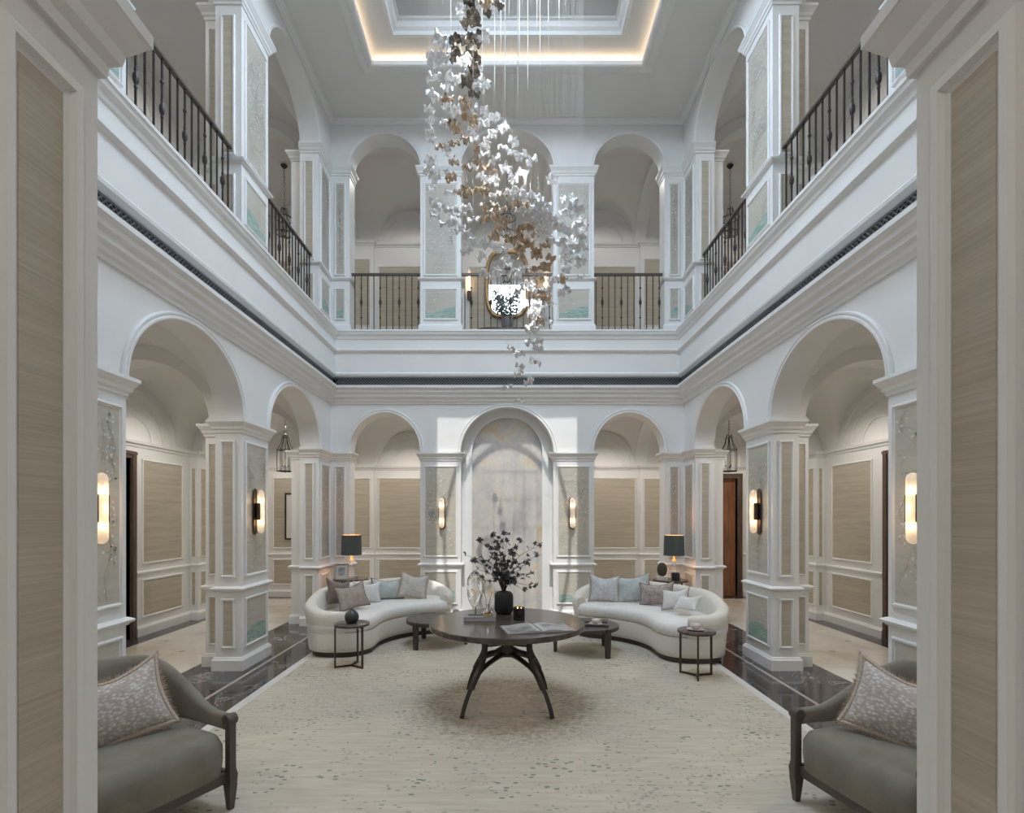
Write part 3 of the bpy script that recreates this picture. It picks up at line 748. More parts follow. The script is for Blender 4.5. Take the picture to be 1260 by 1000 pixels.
# doors of the walks
def door(name, M, u0, u1, label, par=None, wood=BRWOOD, leaf=0, hinge=0):
    mb = MB()
    def bx(ua, ub, na, nb, za, zb):
        V = [mb.v(M(u, n, z)) for z in (za, zb) for u, n in ((ua, na), (ub, na), (ub, nb), (ua, nb))]
        for q in ((0,3,2,1),(4,5,6,7),(0,1,5,4),(1,2,6,5),(2,3,7,6),(3,0,4,7)): mb.f([V[i] for i in q])
    for a, c in ((u0-.1, u0), (u1, u1+.1)):
        bx(a, c, -.14, .03, 0, 2.50); bx(a+.012, a+.045, .03, .042, 0, 2.55)
    bx(u0-.1, u1+.1, -.14, .03, 2.50, 2.60); bx(u0-.1, u1+.1, .03, .042, 2.555, 2.588)
    d = struct(mb.build(name, wood), label)
    mb = MB(); bx(u0-.2, u1+.2, -1.25, -1.20, 0, 2.7); bx(u0-.25, u0-.2, -1.25, -.14, 0, 2.7); bx(u1+.2, u1+.25, -1.25, -.14, 0, 2.7)
    bx(u0-.25, u1+.25, -1.25, -.14, 2.7, 2.75); bx(u0-.25, u1+.25, -1.25, -.12, -.06, -.01)
    mb.build('lobby', CHERRY if leaf else BRWOOD, d)
    mb = MB()
    if leaf:
        w = (u1-u0)
        bx(u0+w*.42, u1-.01, -.11, -.065, .01, 2.49)
        mb.build('door_leaf', CHERRY, d)
    else:
        bx(u0+.01, u1-.01, -.12, -.08, .01, 2.49); mb.build('door_leaf', wood, d)
        for (a, c) in ((.25, 1.0), (1.1, 2.35)):
            mb = MB(); frame_rect(mb, Map(tuple(Vector(M.o)-Vector(M.N)*.08), M.U, M.N), u0+.12, u1-.12, a, c, .03, .012); mb.build('leaf_moulding', wood, d)
    mb = MB(); uu = u1-.09 if not leaf else u0+(u1-u0)*.42+.05
    mb.tube([M(uu, -.08, 1.05), M(uu, -.02, 1.05), M(uu+.08*(1 if leaf else -1), -.02, 1.05)], .009); mb.build('door_handle', BRONZE, d)
    return d
door('door_1', MoL, 6.42, 7.28, 'dark brown framed door in the left walk')
door('door_2', MoR, 6.35, 7.18, 'dark brown framed door in the right walk')
door('door_3', MoB, 4.10, 4.86, 'reddish wooden door standing ajar at the far right', leaf=1)
lamp('lobby_lamp', 'POINT', (4.3, YOB+.7, 2.3), (0, 0, 0), 14, (1, .55, .25), shadow_soft_size=.04)

# ------------------------------------------------------------------ floors
mb = MB(); mb.box((-XO-.1, YOF-.1, -.12), (XO+.1, YOB+.1, -.024)); fl = struct(mb.build('floor', BLACK), 'marble floor of the court and walks')
_tm = {}
def slab(x0, y0, x1, y1, m, name='marble_slab', g=.0012, dz=0):
    w, h = round(x1-x0-2*g, 4), round(y1-y0-2*g, 4); key = (w, h, m.name)
    if w <= 0 or h <= 0: return
    if key not in _tm:
        q = MB(); q.box((-w/2, -h/2, -.026), (w/2, h/2, 0)); me = bpy.data.meshes.new(name); q.b.to_mesh(me); q.b.free(); me.materials.append(m); _tm[key] = me
    o = bpy.data.objects.new(name, _tm[key]); COL.objects.link(o); o.parent = fl; o.location = ((x0+x1)/2, (y0+y1)/2, dz)
# object coordinates repeat on shared slabs: drive the marble from world position instead
for m in (DARKM, CREAMM):
    nt = m.node_tree; geo = nt.nodes.new('ShaderNodeNewGeometry')
    for mp in [n for n in nt.nodes if n.type == 'MAPPING']: nt.links.new(geo.outputs['Position'], mp.inputs['Vector'])
XS = [-2.45, 2.45]; Y0, Y1 = 1.30, 8.50
mb = MB(); mb.box((-2.366, Y0+.09, -.026), (2.366, Y1-.09, -.001)); mb.build('court_screed', CREAMM, fl)
for s in (-1, 1):
    def sx(a, c): return sorted((s*a, s*c))
    y = Y0
    for i in range(8):
        ya, yb = Y0+i*(Y1-Y0)/8, Y0+(i+1)*(Y1-Y0)/8
        a, c = sx(2.366, 2.45); slab(a, ya, c, yb, BANDM)
        a, c = sx(2.45, 2.79); slab(a, ya, c, yb, DARKM)
        a, c = sx(2.79, 2.828); slab(a, ya, c, yb, LINEM)
    for i in range(12):
        ya, yb = YF-.3+i*(YB+.62-YF+.3)/12, YF-.3+(i+1)*(YB+.62-YF+.3)/12
        a, c = sx(2.828, 3.53); slab(a, ya, c, yb, DARKM)
    for i in range(12):
        ya, yb = YOF+i*(YOB-YOF)/12, YOF+(i+1)*(YOB-YOF)/12
        a, c = sx(4.92, XO+.05); slab(a, ya, c, yb, DARKM)
# cross bands at the two ends of the court
for (ya, yb, m) in ((8.41, 8.50, BANDM), (1.30, 1.39, BANDM)):
    for i in range(6): slab(-2.366+i*4.732/6, ya, -2.366+(i+1)*4.732/6, yb, m)
for (ya, yb) in ((8.50, 9.38), (.48, 1.30)):
    for i in range(7): slab(-2.828+i*5.656/7, ya, -2.828+(i+1)*5.656/7, yb, DARKM)
CELL = .552
for s in (-1, 1):
    xs = [3.53, 4.09, 4.64, 4.92]; r0 = 7.20-CELL*16
    yy = [YOF]+[r0+CELL*k for k in range(40) if YOF+.05 < r0+CELL*k < YOB-.3]+[YOB-.25]
    for i in range(3):
        for j in range(len(yy)-1):
            a, c = sorted((s*xs[i], s*xs[i+1])); slab(a, yy[j], c, yy[j+1], CREAMM, 'floor_tile')
    a, c = sorted((s*3.53, s*4.92)); slab(a, YOB-.25, c, YOB+.02, DARKM)
    for j, y in enumerate(yy[1:-1]):
        k = round((y-7.20)/CELL); x = 4.64 if k % 2 == 0 else 4.09
        q = MB(); h = .045
        q.loops([[(s*x-h, y, z), (s*x, y-h, z), (s*x+h, y, z), (s*x, y+h, z)] for z in (-.01, .0006)])
        q.build('tile_inset', LINEM, fl)
for k, (ya, yb) in enumerate(((9.38, 9.93), (9.93, 10.48), (10.48, 10.91), (.0, .48), (-.65, 0), (-1.3, -.65))):
    for i in range(13):
        w = 7.06/13; slab(-3.53+i*w, ya, -3.53+(i+1)*w, yb, CREAMM, 'floor_tile')
slab(-3.53, 10.91, 3.53, YOB+.02, DARKM)
for s in (-1, 1):
    a, c = sorted((s*2.828, s*3.53)); slab(a, .48, c, YF-.3, DARKM)
mb = MB(); ring_plate(mb, (-XO, YOF, XO, YOB), (-XW-.01, YF-.01, XW+.01, YB+.01), ZG-.06, ZG)
struct(mb.build('floor_gallery', CREAMM), 'gallery floor round the court')
mb = MB(); mb.box((-2.345, 1.42, 0), (2.345, 8.38, .012)); rug = mb.build('rug', RUG, None, bevel=.004)
tag(rug, 'large ivory rug with scattered green and mauve leaf flecks filling the court floor', 'rug')
RZ = .0125

# ------------------------------------------------------------------ gallery balustrades
def balustrade(M, u0, u1, label, first_orn=2, n=None):
    c = M((u0+u1)/2, -.12, ZG); t = thing('balustrade', label, 'railing', c, 0, 'gallery balustrades')
    inv = Vector(c)
    def P(u, z, n=-.12): return Vector(M(u, n, z))-inv
    mb = MB(); mb.tube([P(u0, ZG+1.015), P(u1, ZG+1.015)], 0, rect=(.045, .018)); mb.tube([P(u0, ZG+1.033), P(u1, ZG+1.033)], .018, 8)
    autosm(mb.build('handrail', RAILM, t))
    mb = MB(); mb.tube([P(u0, ZG+.012), P(u1, ZG+.012)], 0, rect=(.03, .012)); mb.build('bottom_rail', IRON, t)
    n = n or int(round((u1-u0)/.108)); pl = MB(); pl.tube([(0, 0, .018), (0, 0, 1.008)], 0, rect=(.014, .014))
    pm = bpy.data.meshes.new('baluster'); pl.b.to_mesh(pm); pl.b.free(); pm.materials.append(IRON)
    om = MB(); om.tube([(0, 0, .018), (0, 0, 1.008)], 0, rect=(.014, .014))
    for zc, r in ((.30, .016), (.80, .016)):
        om.lathe([(.008, zc-.018), (r, zc-.008), (r, zc+.008), (.008, zc+.018)], n=8)
    om.lathe([(.008, .47), (.013, .48), (.013, .495), (.009, .50), (.022, .535), (.024, .56), (.022, .585), (.009, .62), (.013, .625), (.013, .64), (.008, .65)], n=8)
    omm = bpy.data.meshes.new('baluster_knuckled'); om.b.to_mesh(omm); om.b.free(); omm.materials.append(IRON)
    for k in range(n):
        u = u0+(k+.5)*(u1-u0)/n; p = P(u, ZG)
        o = bpy.data.objects.new('baluster', omm if k % 3 == first_orn % 3 else pm); COL.objects.link(o); o.parent = t; o.location = p
        if False: pass
    return t
for s, side in ((-1, 'left'), (1, 'right')):
    for (c, a), w in zip(SIDE[1:], ('nearer gallery arch', 'farther gallery arch')):
        balustrade(M_side(s), c-a, c+a, f'dark iron balustrade in the {w} of the {side} upper wall')
for (c, a), w in zip(BACK, ('left', 'middle', 'right')):
    balustrade(M_back, c-a, c+a, f'dark iron balustrade in the {w} gallery arch of the back wall', 1)

# ------------------------------------------------------------------ wall sconces
def make_sconce(label, loc, rz, lit=1.0, group='capsule sconces on the ground floor piers'):
    t = thing('wall_sconce', label, 'sconce', loc, rz, group)   # local +Y out of the wall
    def cap(mb, r, h, y0, ysc=1, half=False, n=20, m=6):
        L = []
        zz = [(-h/2+r-r*math.cos(PI/2*i/m), r*math.sin(PI/2*i/m)) for i in range(m+1)] + [(h/2-r+r*math.sin(PI/2*i/m), r*math.cos(PI/2*i/m)) for i in range(m+1)]
        for z, q in zz:
            q = max(q, .0008)
            L.append([(q*math.cos(PI*2*i/n), y0+q*ysc*math.sin(PI*2*i/n), z) for i in range(n)])
        mb.loops(L); return mb
    mb = MB(); cap(mb, .052, .53, .012, .22); autosm(mb.build('backplate', BRONZE, t))
    mb = MB(); cap(mb, .045, .50, .075, .8); mb.build('glass_shade', FROST, t, smooth=True)
    mb = MB(); L = []
    for z in (-.095, .095):
        L.append([(.055*math.cos(a), .07+.052*math.sin(a), z) for a in [(-.35+ (PI+.70)*i/14) for i in range(15)]]+[(.050*math.cos(a), .07+.047*math.sin(a), z) for a in [(-.35+(PI+.70)*(14-i)/14) for i in range(15)]])
    # clasp open toward the front: hugging the sides and back
    L = [[(x, .145-y, z) for x, y, z in l] for l in L]
    mb.loops(L); mb.build('clasp', BRONZE, t, smooth=False)
    for z in (-.125, .125):
        mb = MB(); mb.lathe([(.001, -.03), (.014, -.022), (.018, 0), (.012, .022), (.001, .03)], (0, .075, z), 12); mb.build('bulb', BULB, t, smooth=True)
    return t
SC = []
for s, side in ((-1, 'left'), (1, 'right')):
    rz = -PI/2 if s < 0 else PI/2
    SC.append((make_sconce(f'lit bronze capsule wall light on the floral panel of the {side} free-standing pier', (s*(XW-.016), 6.09, 1.755), rz), s))
    make_sconce(f'lit frosted capsule wall light on the pier nearest the viewpoint on the {side}', (s*(XW-.016), 3.70, 1.755), rz)
    make_sconce(f'frosted capsule wall light on the back wall pier {side} of the marble niche', (s*1.075, YB-.016, 1.755), PI)
for s in (-1, 1):
    for y in (6.09, 3.70): lamp('sconce_glow', 'POINT', (s*(XW-.16), y, 1.755), (0, 0, 0), 1.6, (1, .66, .36), shadow_soft_size=.05)
# gallery sconces beside the mirror
for s, side in ((-1, 'left'), (1, 'right')):
    t = thing('wall_sconce', f'glowing tubular brass sconce {side} of the gallery mirror', 'sconce', (s*.80, YOB-.016, 6.58), PI, 'gallery mirror sconces')
    mb = MB(); mb.lathe([(.02, -.34), (.038, -.33), (.04, -.16), (.03, -.15)], (0, .05, 0), 16); mb.box((-.03, 0, -.30), (.03, .05, -.18)); autosm(mb.build('holder', BRONZE, t))
    mb = MB(); mb.lathe([(.03, -.17), (.036, -.12), (.036, .26), (.02, .30), (.001, .31)], (0, .05, 0), 16); mb.build('glass_shade', FROST, t, smooth=True)
    mb = MB(); mb.lathe([(.001, -.14), (.011, -.12), (.011, .18), (.001, .2)], (0, .05, 0), 8); mb.build('bulb', BULB, t, smooth=True)

# ------------------------------------------------------------------ hanging lanterns
def circle(r, z, n=24, c=(0, 0)): return [(c[0]+r*math.cos(2*PI*i/n), c[1]+r*math.sin(2*PI*i/n), z) for i in range(n+1)]
def chain(mb, z0, z1, r=.018):
    k = max(2, int((z1-z0)/.05)); st = (z1-z0)/k
    for i in range(k):
        zc = z0+(i+.5)*st; ry = i % 2
        pts = [((r*.6*math.cos(2*PI*j/8)) if not ry else 0, (r*.6*math.cos(2*PI*j/8)) if ry else 0, zc+st*.62*math.sin(2*PI*j/8)) for j in range(9)]
        mb.tube(pts, .003, 4)
def candles(t, z, r, k=3):
    for i in range(k):
        a = 2*PI*i/k+.5; x, y = r*math.cos(a), r*math.sin(a)
        mb = MB(); mb.tube([(0, 0, z), (x*.5, y*.5, z-.03), (x, y, z)], .005, 6); mb.lathe([(.004, 0), (.018, .01), (.018, .016), (.004, .02)], (x, y, z), 10); mb.build('candle_arm', IRON, t)
        mb = MB(); mb.lathe([(.010, .0), (.010, .10), (.004, .125), (.001, .13)], (x, y, z+.02), 10); mb.build('candle', mat('candle_ivory', (.75, .68, .55), .5), t)
def lantern_glazed(label, loc, top):
    t = thing('hanging_lantern', label, 'lantern', loc, .3, 'lanterns hanging in the walks')
    H = .40; R = .145
    mb = MB(); mb.lathe([(.05, top-.02), (.055, top), (.001, top)], n=16); mb.lathe([(.001, top-.03), (.03, top-.02), (.05, top-.02)], n=16); mb.build('ceiling_rose', IRON, t)
    mb = MB(); chain(mb, H+.33, top-.03, .03); mb.build('chain', IRON, t)
    mb = MB()
    hexa = [(R*math.cos(PI/3*i), R*math.sin(PI/3*i)) for i in range(7)]
    for z in (0, H): mb.tube([(x, y, z) for x, y in hexa], 0, rect=(.012, .014))
    for x, y in hexa[:6]: mb.tube([(x, y, -.01), (x, y, H+.02)], .006, 6)
    mb.tube([(0, 0, -.03), (0, 0, H+.33)], .007, 6)
    for x, y in hexa[:2]+hexa[2:6]: mb.tube([(x, y, 0), (0, 0, 0)], .004, 5)
    mb.build('cage', IRON, t)
    mb = MB()
    for x, y in hexa[:6]:
        mb.tube([(x, y, H), (x*.82, y*.82, H+.05), (x*.55, y*.55, H+.12), (x*.42, y*.42, H+.22), (x*.28, y*.28, H+.29), (0, 0, H+.31)], .006, 6)
    mb.tube(circle(.05, H+.24, 12), .005, 5); mb.build('crown', IRON, t)
    candles(t, .09, .055)
    for i in range(6):
        mb = MB(); (xa, ya), (xb, yb) = hexa[i], hexa[i+1]
        mb.f([mb.v(p) for p in ((xa*.97, ya*.97, .012), (xb*.97, yb*.97, .012), (xb*.97, yb*.97, H-.012), (xa*.97, ya*.97, H-.012))])
        mb.build('pane', PANE, t, fix=False)
    return t
def lantern_open(label, loc, top):
    t = thing('hanging_lantern', label, 'lantern', loc, .2, 'open cage lanterns in the gallery')
    R = .15
    mb = MB(); mb.lathe([(.001, top-.06), (.025, top-.05), (.06, top-.01), (.06, top), (.001, top)], n=16); mb.build('ceiling_rose', IRON, t)
    mb = MB(); chain(mb, .62, top-.05, .03); mb.build('chain', IRON, t)
    mb = MB(); mb.tube(circle(R, .14), 0, rect=(.008, .012)); mb.tube(circle(R*1.08, .42), 0, rect=(.008, .014)); mb.tube([(0, 0, .05), (0, 0, .62)], .006, 6)
    for i in range(6):
        a = PI/3*i; c, s_ = math.cos(a), math.sin(a)
        mb.tube([(0, 0, .60), (.05*c, .05*s_, .62), (.06*c, .06*s_, .54), (.07*c, .07*s_, .48), (R*1.06*c, R*1.06*s_, .42), (R*1.0*c, R*1.0*s_, .28), (R*c, R*s_, .14), (.08*c, .08*s_, .08), (0, 0, .10)], .0055, 6)
    mb.build('cage', IRON, t); candles(t, .20, .06)
    return t
lantern_glazed('black glazed lantern hanging in the left walk beyond the far arch', (-4.20, 10.0, 2.55), 1.09)
lantern_glazed('black glazed lantern hanging in the right walk beyond the far arch', (4.20, 10.0, 2.55), 1.09)
lantern_open('open iron cage lantern behind the left gallery balustrade', (-4.20, 9.95, 6.88), 1.42)
lantern_open('open iron cage lantern behind the right gallery balustrade', (4.20, 9.95, 6.88), 1.42)
lantern_open('open iron cage lantern in the middle gallery arch above the mirror', (0, 10.0, 6.92), 1.40)

# ------------------------------------------------------------------ gallery mirror, console, plant
def superell(a, c, p, n=48): return [(a*math.copysign(abs(math.cos(t))**(2/p), math.cos(t)), c*math.copysign(abs(math.sin(t))**(2/p), math.sin(t))) for t in [2*PI*i/n for i in range(n)]]
t = thing('mirror', 'tall rounded mirror in an aged gold frame on the gallery wall', 'mirror', (0, YOB-.02, 6.58))
mb = MB(); L = []
for off, y in ((0, 0), (0, -.05), (-.02, -.065), (-.055, -.065), (-.075, -.045), (-.075, 0)):
    L.append([(x, y, z) for x, z in superell(.46+off, .72+off, 3.4)])
mb.loops(L, True, wrap=True); autosm(mb.build('frame', MGOLD, t), .5)
mb = MB(); mb.loops([[(x, y, z) for x, z in superell(.39, .65, 3.4)] for y in (-.005, -.03)]); mb.build('glass', MIRROR, t)
t = thing('console_table', 'dark demilune console under the gallery mirror', 'table', (0, YOB-.31, ZG))
mb = MB(); mb.loops([[(x, y, z) for x, y in superell(.62, .20, 3)] for z in (.74, .78)]); mb.build('top', DARKW, t)
for x in (-.5, .5):
    for y in (-.1, .12): mb = MB(); mb.tube([(x, y, 0), (x, y, .74)], .018, 8, .024); mb.build('leg', DARKW, t)
t = thing('potted_orchid', 'leafy plant in a grey pot before the gallery mirror', 'plant', (0, YOB-.33, ZG+.78))
mb = MB(); mb.lathe([(.09, 0), (.11, .02), (.125, .2), (.13, .24), (.115, .24), (.11, .2)], n=20); autosm(mb.build('pot', mat('grey_pot', (.20, .20, .20), .5), t))
mb = MB(); rnd = random.Random(5)
LG = mat('plant_green', (.06, .11, .05), .5)
for i in range(26):
    a = rnd.uniform(0, 2*PI); l = rnd.uniform(.12, .22); h = rnd.uniform(.05, .16)
    d = Vector((math.cos(a), math.sin(a)*.7, 0)); s_ = Vector((-d.y, d.x, 0))*.022; o0 = Vector((0, 0, .23))
    p = [o0, o0+d*l*.5+Vector((0, 0, h)), o0+d*l+Vector((0, 0, h*.6))]
    mb.f([mb.v(p[0]), mb.v(p[1]-s_), mb.v(p[2]), mb.v(p[1]+s_)])
mb.build('leaves', LG, t, fix=False)
mb = MB(); fm = MB()
for i in range(7):
    a = rnd.uniform(0, 2*PI); r = rnd.uniform(.12, .34); h = rnd.uniform(.40, .68)
    p = [Vector((0, 0, .22)), Vector((r*.2*math.cos(a), .05*math.sin(a), .22+h*.6)), Vector((r*math.cos(a), .10*math.sin(a), .22+h*.85))]
    mb.tube(p, .004, 5)
    for k in range(16):
        q = p[1].lerp(p[2], rnd.random())+Vector((rnd.uniform(-.07, .07), rnd.uniform(-.04, .04), rnd.uniform(-.05, .09)))
        s_ = .022; fm.f([fm.v(q+Vector((math.cos(u)*s_*(1+.4*(j % 2)), rnd.uniform(-.01, .01), math.sin(u)*s_*(1+.4*(j % 2))))) for j, u in enumerate([2*PI*j/6 for j in range(6)])])
mb.build('stem', STEM, t); fm.build('blossoms', mat('grey_green_bloom', (.16, .19, .17), .6), t, fix=False)
# framed picture at the end of the left walk
t = thing('framed_picture', 'black framed picture with a white mount at the end of the left walk', 'picture', (-4.35, YOB-.004, 1.70))
mb = MB(); frame_rect(mb, Map((0, -.028, 0), (1, 0, 0), (0, -1, 0)), -.33, .33, -.49, .49, .03, .02); mb.build('frame', VASEB, t)
mb = MB(); mb.box((-.31, -.02, -.47), (.31, -.004, .47)); mb.build('mount', mat('mount_white', (.7, .68, .66), .6), t)
mb = MB(); mb.box((-.20, -.024, -.34), (.20, -.021, .34)); mb.build('print', PHOTO, t)

# ------------------------------------------------------------------ chandelier
A = """d310,15 c355,10 b400,10 c270,45 d300,105 d325,80 d345,100 c165,190 c210,215 d240,190 d295,200 d340,175 c375,175 d345,200 c135,290 c175,280 d235,270 d300,265 d325,270 c290,295 d345,285 c350,320 d335,345 c135,380 c230,385 c285,375 d290,400 d305,395 c345,385 c385,415 c355,435 c200,430 c130,465 b200,490 b285,495 d335,465 c200,525 c240,548 b300,525 c330,535 c385,550 c110,545 c120,590 b290,575 b335,595 b215,600 c195,610 b240,635 c380,605 c435,580 c480,625 c325,635 c115,655 c120,680 b290,685 c335,690 c425,660 c385,715 b165,720 b235,705 c200,730 b350,735 c385,760 c215,765 c475,725 c525,700 c520,750 c565,770 c615,790 c435,785 b235,800 c120,795 c110,835 b355,795 b300,825 c330,825 b385,825 c490,828 c570,850 c525,885 c380,875 c435,885 b430,860 c205,850 b220,875 c140,865 c715,885 c125,925 b375,920 b270,935 b325,940 b300,955 b385,950 c215,945 c440,960 b475,955 c545,945 c590,960 c640,965 c505,960 c790,975 c820,990 c135,985 c660,995"""
B = """c145,10 c180,15 c215,30 c300,22 b385,20 b435,10 c140,60 c235,55 c270,55 b440,45 b465,30 b540,10 b575,8 c560,35 c600,35 c660,5 c690,20 c775,45 c845,20 c870,30 c330,80 b385,80 b440,75 b490,80 c640,60 c670,60 c715,80 c185,100 c230,95 c845,95 c860,85 c745,115 c840,110 b465,120 c265,130 c300,150 b560,128 b605,120 c660,130 b645,150 c780,130 c840,150 b435,170 b505,175 b550,175 c325,185 c385,190 c710,180 c760,185 c800,210 c850,210 c840,175 b600,200 b680,205 c300,235 c440,220 c475,230 b560,225 b560,245 b640,240 b640,260 c790,225 c375,262 b710,270 c485,275 c770,265 c800,285 c850,270 c850,300 c500,305 b610,325 b650,320 b690,310 c465,330 c555,325 c785,330 c380,348 c430,358 c525,350 c760,355 c855,362 b655,378 b770,378 c580,395 c720,380 c610,400 c555,430 c640,428 c690,430 c785,425 c770,445 b650,455 b690,465 c575,495 c640,485 c660,505 c710,500 c635,525 c620,545 c655,550 b660,578 c700,578 c610,605 c655,612 c625,630 c610,682 c650,682 c650,712 c520,715 c555,738 c635,778 c560,802 c550,838 c605,878 c500,906 c560,972 c820,40 c870,110 c815,150 c865,160 c770,205 c870,215 c825,240 c780,250 c860,285 c655,530 c640,500 c670,430 c740,375 c690,145 c585,15 c620,20 c625,50 c155,30 c250,40 c590,325 c445,340 c540,340"""
rnd = random.Random(11)
pet = []
def petal_mesh(k):
    q = MB(); r_ = random.Random(k*13+1); n, m = 28, 5; ph = r_.uniform(0, 6); lob = r_.choice((4, 5, 5, 6))
    def P(i, j, dz):
        a = 2*PI*i/n; r = .060*(j/m)*(1+.12*math.sin(lob*a+ph)*(j/m)+.07*math.sin(9*a+ph))
        z = .019*(j/m)**1.3*math.sin((lob-1)*a+ph*2) + .013*(j/m)*math.sin((lob+3)*a+ph) + .010*math.cos(j*1.7+ph)
        return (r*math.cos(a), r*math.sin(a), z+dz)
    V = [[[q.v(P(i, j, dz)) for i in range(n)] for j in range(1, m+1)] for dz in (0, .0035)]
    for L_ in range(2):
        for j in range(m-1):
            for i in range(n): q.f([V[L_][j][i], V[L_][j][(i+1) % n], V[L_][j+1][(i+1) % n], V[L_][j+1][i]])
        q.f(V[L_][0])
    for i in range(n): q.f([V[0][-1][i], V[0][-1][(i+1) % n], V[1][-1][(i+1) % n], V[1][-1][i]])
    bmesh.ops.recalc_face_normals(q.b, faces=q.b.faces)
    me = bpy.data.meshes.new('petal'); q.b.to_mesh(me); q.b.free()
    for p in me.polygons: p.use_smooth = True
    return me
PM = {}
for k in range(4):
    for nm, m in (('c', CRYST), ('b', CBRON), ('d', CSMOK)):
        me = petal_mesh(k); me.materials.append(m); PM[nm, k] = me
ch = thing('chandelier', 'tall spiralling chandelier of clear and bronze glass petals hanging on fine wires', 'chandelier', (0, 4.9, 8.78))
wires = MB(); items = []
for src, oy in ((A, 0), (B, 1000)):
    for w in src.split():
        k = w[0]; x, y = map(float, w[1:].split(',')); items.append((k, 500+x/4, (y+oy)/4))
for (k, px, py) in items:
    ph = (py/500)*2.4*PI
    dep = 4.9 + .34*math.sin(ph+(px-620)*.02) + rnd.uniform(-.10, .10)
    X = (px-624)*dep/650; Z = EYE+(635-py)*dep/650
    o = bpy.data.objects.new('glass_petal', PM[k, rnd.randrange(4)]); COL.objects.link(o); o.parent = ch
    o.location = (X, dep-4.9, Z-8.78); sc = rnd.uniform(.80, 1.05)*(1.12 if py < 130 else (1 if py < 250 else .92))
    o.scale = (sc, sc, sc*rnd.uniform(.9, 1.25)); o.rotation_euler = (rnd.uniform(-.5, .5), rnd.uniform(-.5, .5), rnd.uniform(0, 6.28))
    wires.tube([(X, dep-4.9, Z-8.78), (X, dep-4.9, 0)], .0006, 3)
# a few more clusters higher up, above the view, so the spiral carries on
for i in range(26):
    a = i*.55; X = -.28+.2*math.cos(a); D = .25*math.sin(a); Z = 6.45+i*.07
    o = bpy.data.objects.new('glass_petal', PM['dc'[i % 2], i % 4]); COL.objects.link(o); o.parent = ch; o.location = (X, D, Z-8.78); o.scale = (.85,)*3; o.rotation_euler = (.3*math.sin(i), .3, i)
    wires.tube([(X, D, Z-8.78), (X, D, 0)], .0006, 3)
o = wires.build('suspension_wires', WIRE, ch, fix=False); o['kind'] = 'stuff'
for (x, ye) in ((219, 180), (265, 285), (373, 400), (435, 480), (465, 285), (486, 490), (507, 70), (557, 260), (549, 480), (598, 440), (643, 140), (658, 330), (699, 270), (752, 140), (178, 20), (328, 240), (780, 25), (571, 20)):
    px, py = 500+x/4, ye/4; D = rnd.uniform(-.35, .35); dep = 4.9+D
    X = (px-624)*dep/650; Z = EYE+(635-py)*dep/650
    mb = MB(); mb.tube([(X, D, Z-8.78), (X, D, Z-8.78+.25), (X, D, 0)], [.0012, .0036, .0036], 6); mb.build('light_cable', RODM, ch)
for (x, y, z) in ((-.35, 0, -2.9), (-.1, .1, -3.5), (.15, -.1, -4.1), (.45, .1, -4.5), (.2, 0, -5.2), (-.3, -.1, -4.1)):
    lamp('petal_spotlight', 'POINT', (x, 4.75+y, 8.78+z), (0, 0, 0), 2.8, (1, .97, .94), shadow_soft_size=.004)
mb = MB()
for y in (-.45, -.15, .15, .45): mb.box((-.75, y-.003, 0), (.75, y+.003, .008))
for x in (-.75, -.25, .25, .73): mb.box((x, -.46, .008), (x+.006, .46, .016))
for x in (-.5, .5): mb.tube([(x, 0, .01), (x, 0, .47)], .003, 6)
mb.build('hanging_frame', IRON, ch)

# ------------------------------------------------------------------ centre table and what stands on it
TX, TY = .0, 4.79
t = thing('centre_table', 'large round dark walnut table on curved bronze legs in the middle of the rug', 'table', (TX, TY, RZ))
R = .70; ZT = .738
mb = MB(); mb.lathe([(R-.05, ZT-.052), (R-.012, ZT-.050), (R, ZT-.044), (R, ZT-.006), (R-.005, ZT), (R-.02, ZT)], n=96); autosm(mb.build('tabletop', TABLEW, t), .6)
def cr(P, n=8):
    P = [Vector(p) for p in P]; out = []
    for i in range(len(P)-1):
        a, b_, c, d = P[max(i-1, 0)], P[i], P[i+1], P[min(i+2, len(P)-1)]
        for k in range(n):
            u = k/n; out.append(.5*((2*b_)+(c-a)*u+(2*a-5*b_+4*c-d)*u*u+(3*b_-a-3*c+d)*u**3))
    out.append(P[-1]); return out
for i in range(4):
    a = PI/4+PI/2*i; c, s_ = math.cos(a), math.sin(a)
    def RP(l): return [(r*c, r*s_, z) for r, z in l]
    mb = MB()
    mb.tube(cr(RP([(.535, 0), (.505, .09), (.46, .18), (.40, .27), (.32, .35), (.22, .40), (.11, .435), (.04, .445)])), 0, rect=(.036, .046))
    lg = mb.build('leg', LEGMET, t)
    mb = MB(); mb.tube(cr(RP([(.435, .218), (.392, .285), (.325, .38), (.285, .48), (.275, .58), (.305, ZT-.051)])), 0, rect=(.034, .042))
    mb.build('upper_curve', LEGMET, lg)
    mb = MB(); mb.tube(cr(RP([(.285, .47), (.22, .475), (.12, .50), (.04, .52)])), 0, rect=(.02, .018)); mb.tube(cr(RP([(.05, .535), (.12, .555), (.21, .61), (.28, ZT-.052)])), 0, rect=(.02, .018))
    mb.build('brace', LEGMET, lg)
mb = MB(); mb.box((-.05, -.05, .42), (.05, .05, .545)); mb.build('hub', LEGMET, t, bevel=.006)
TZ = ZT+RZ
def place(px, py, z=TZ):
    d = (EYE-z)*650/(py-635); return ((px-624)*d/650, d)
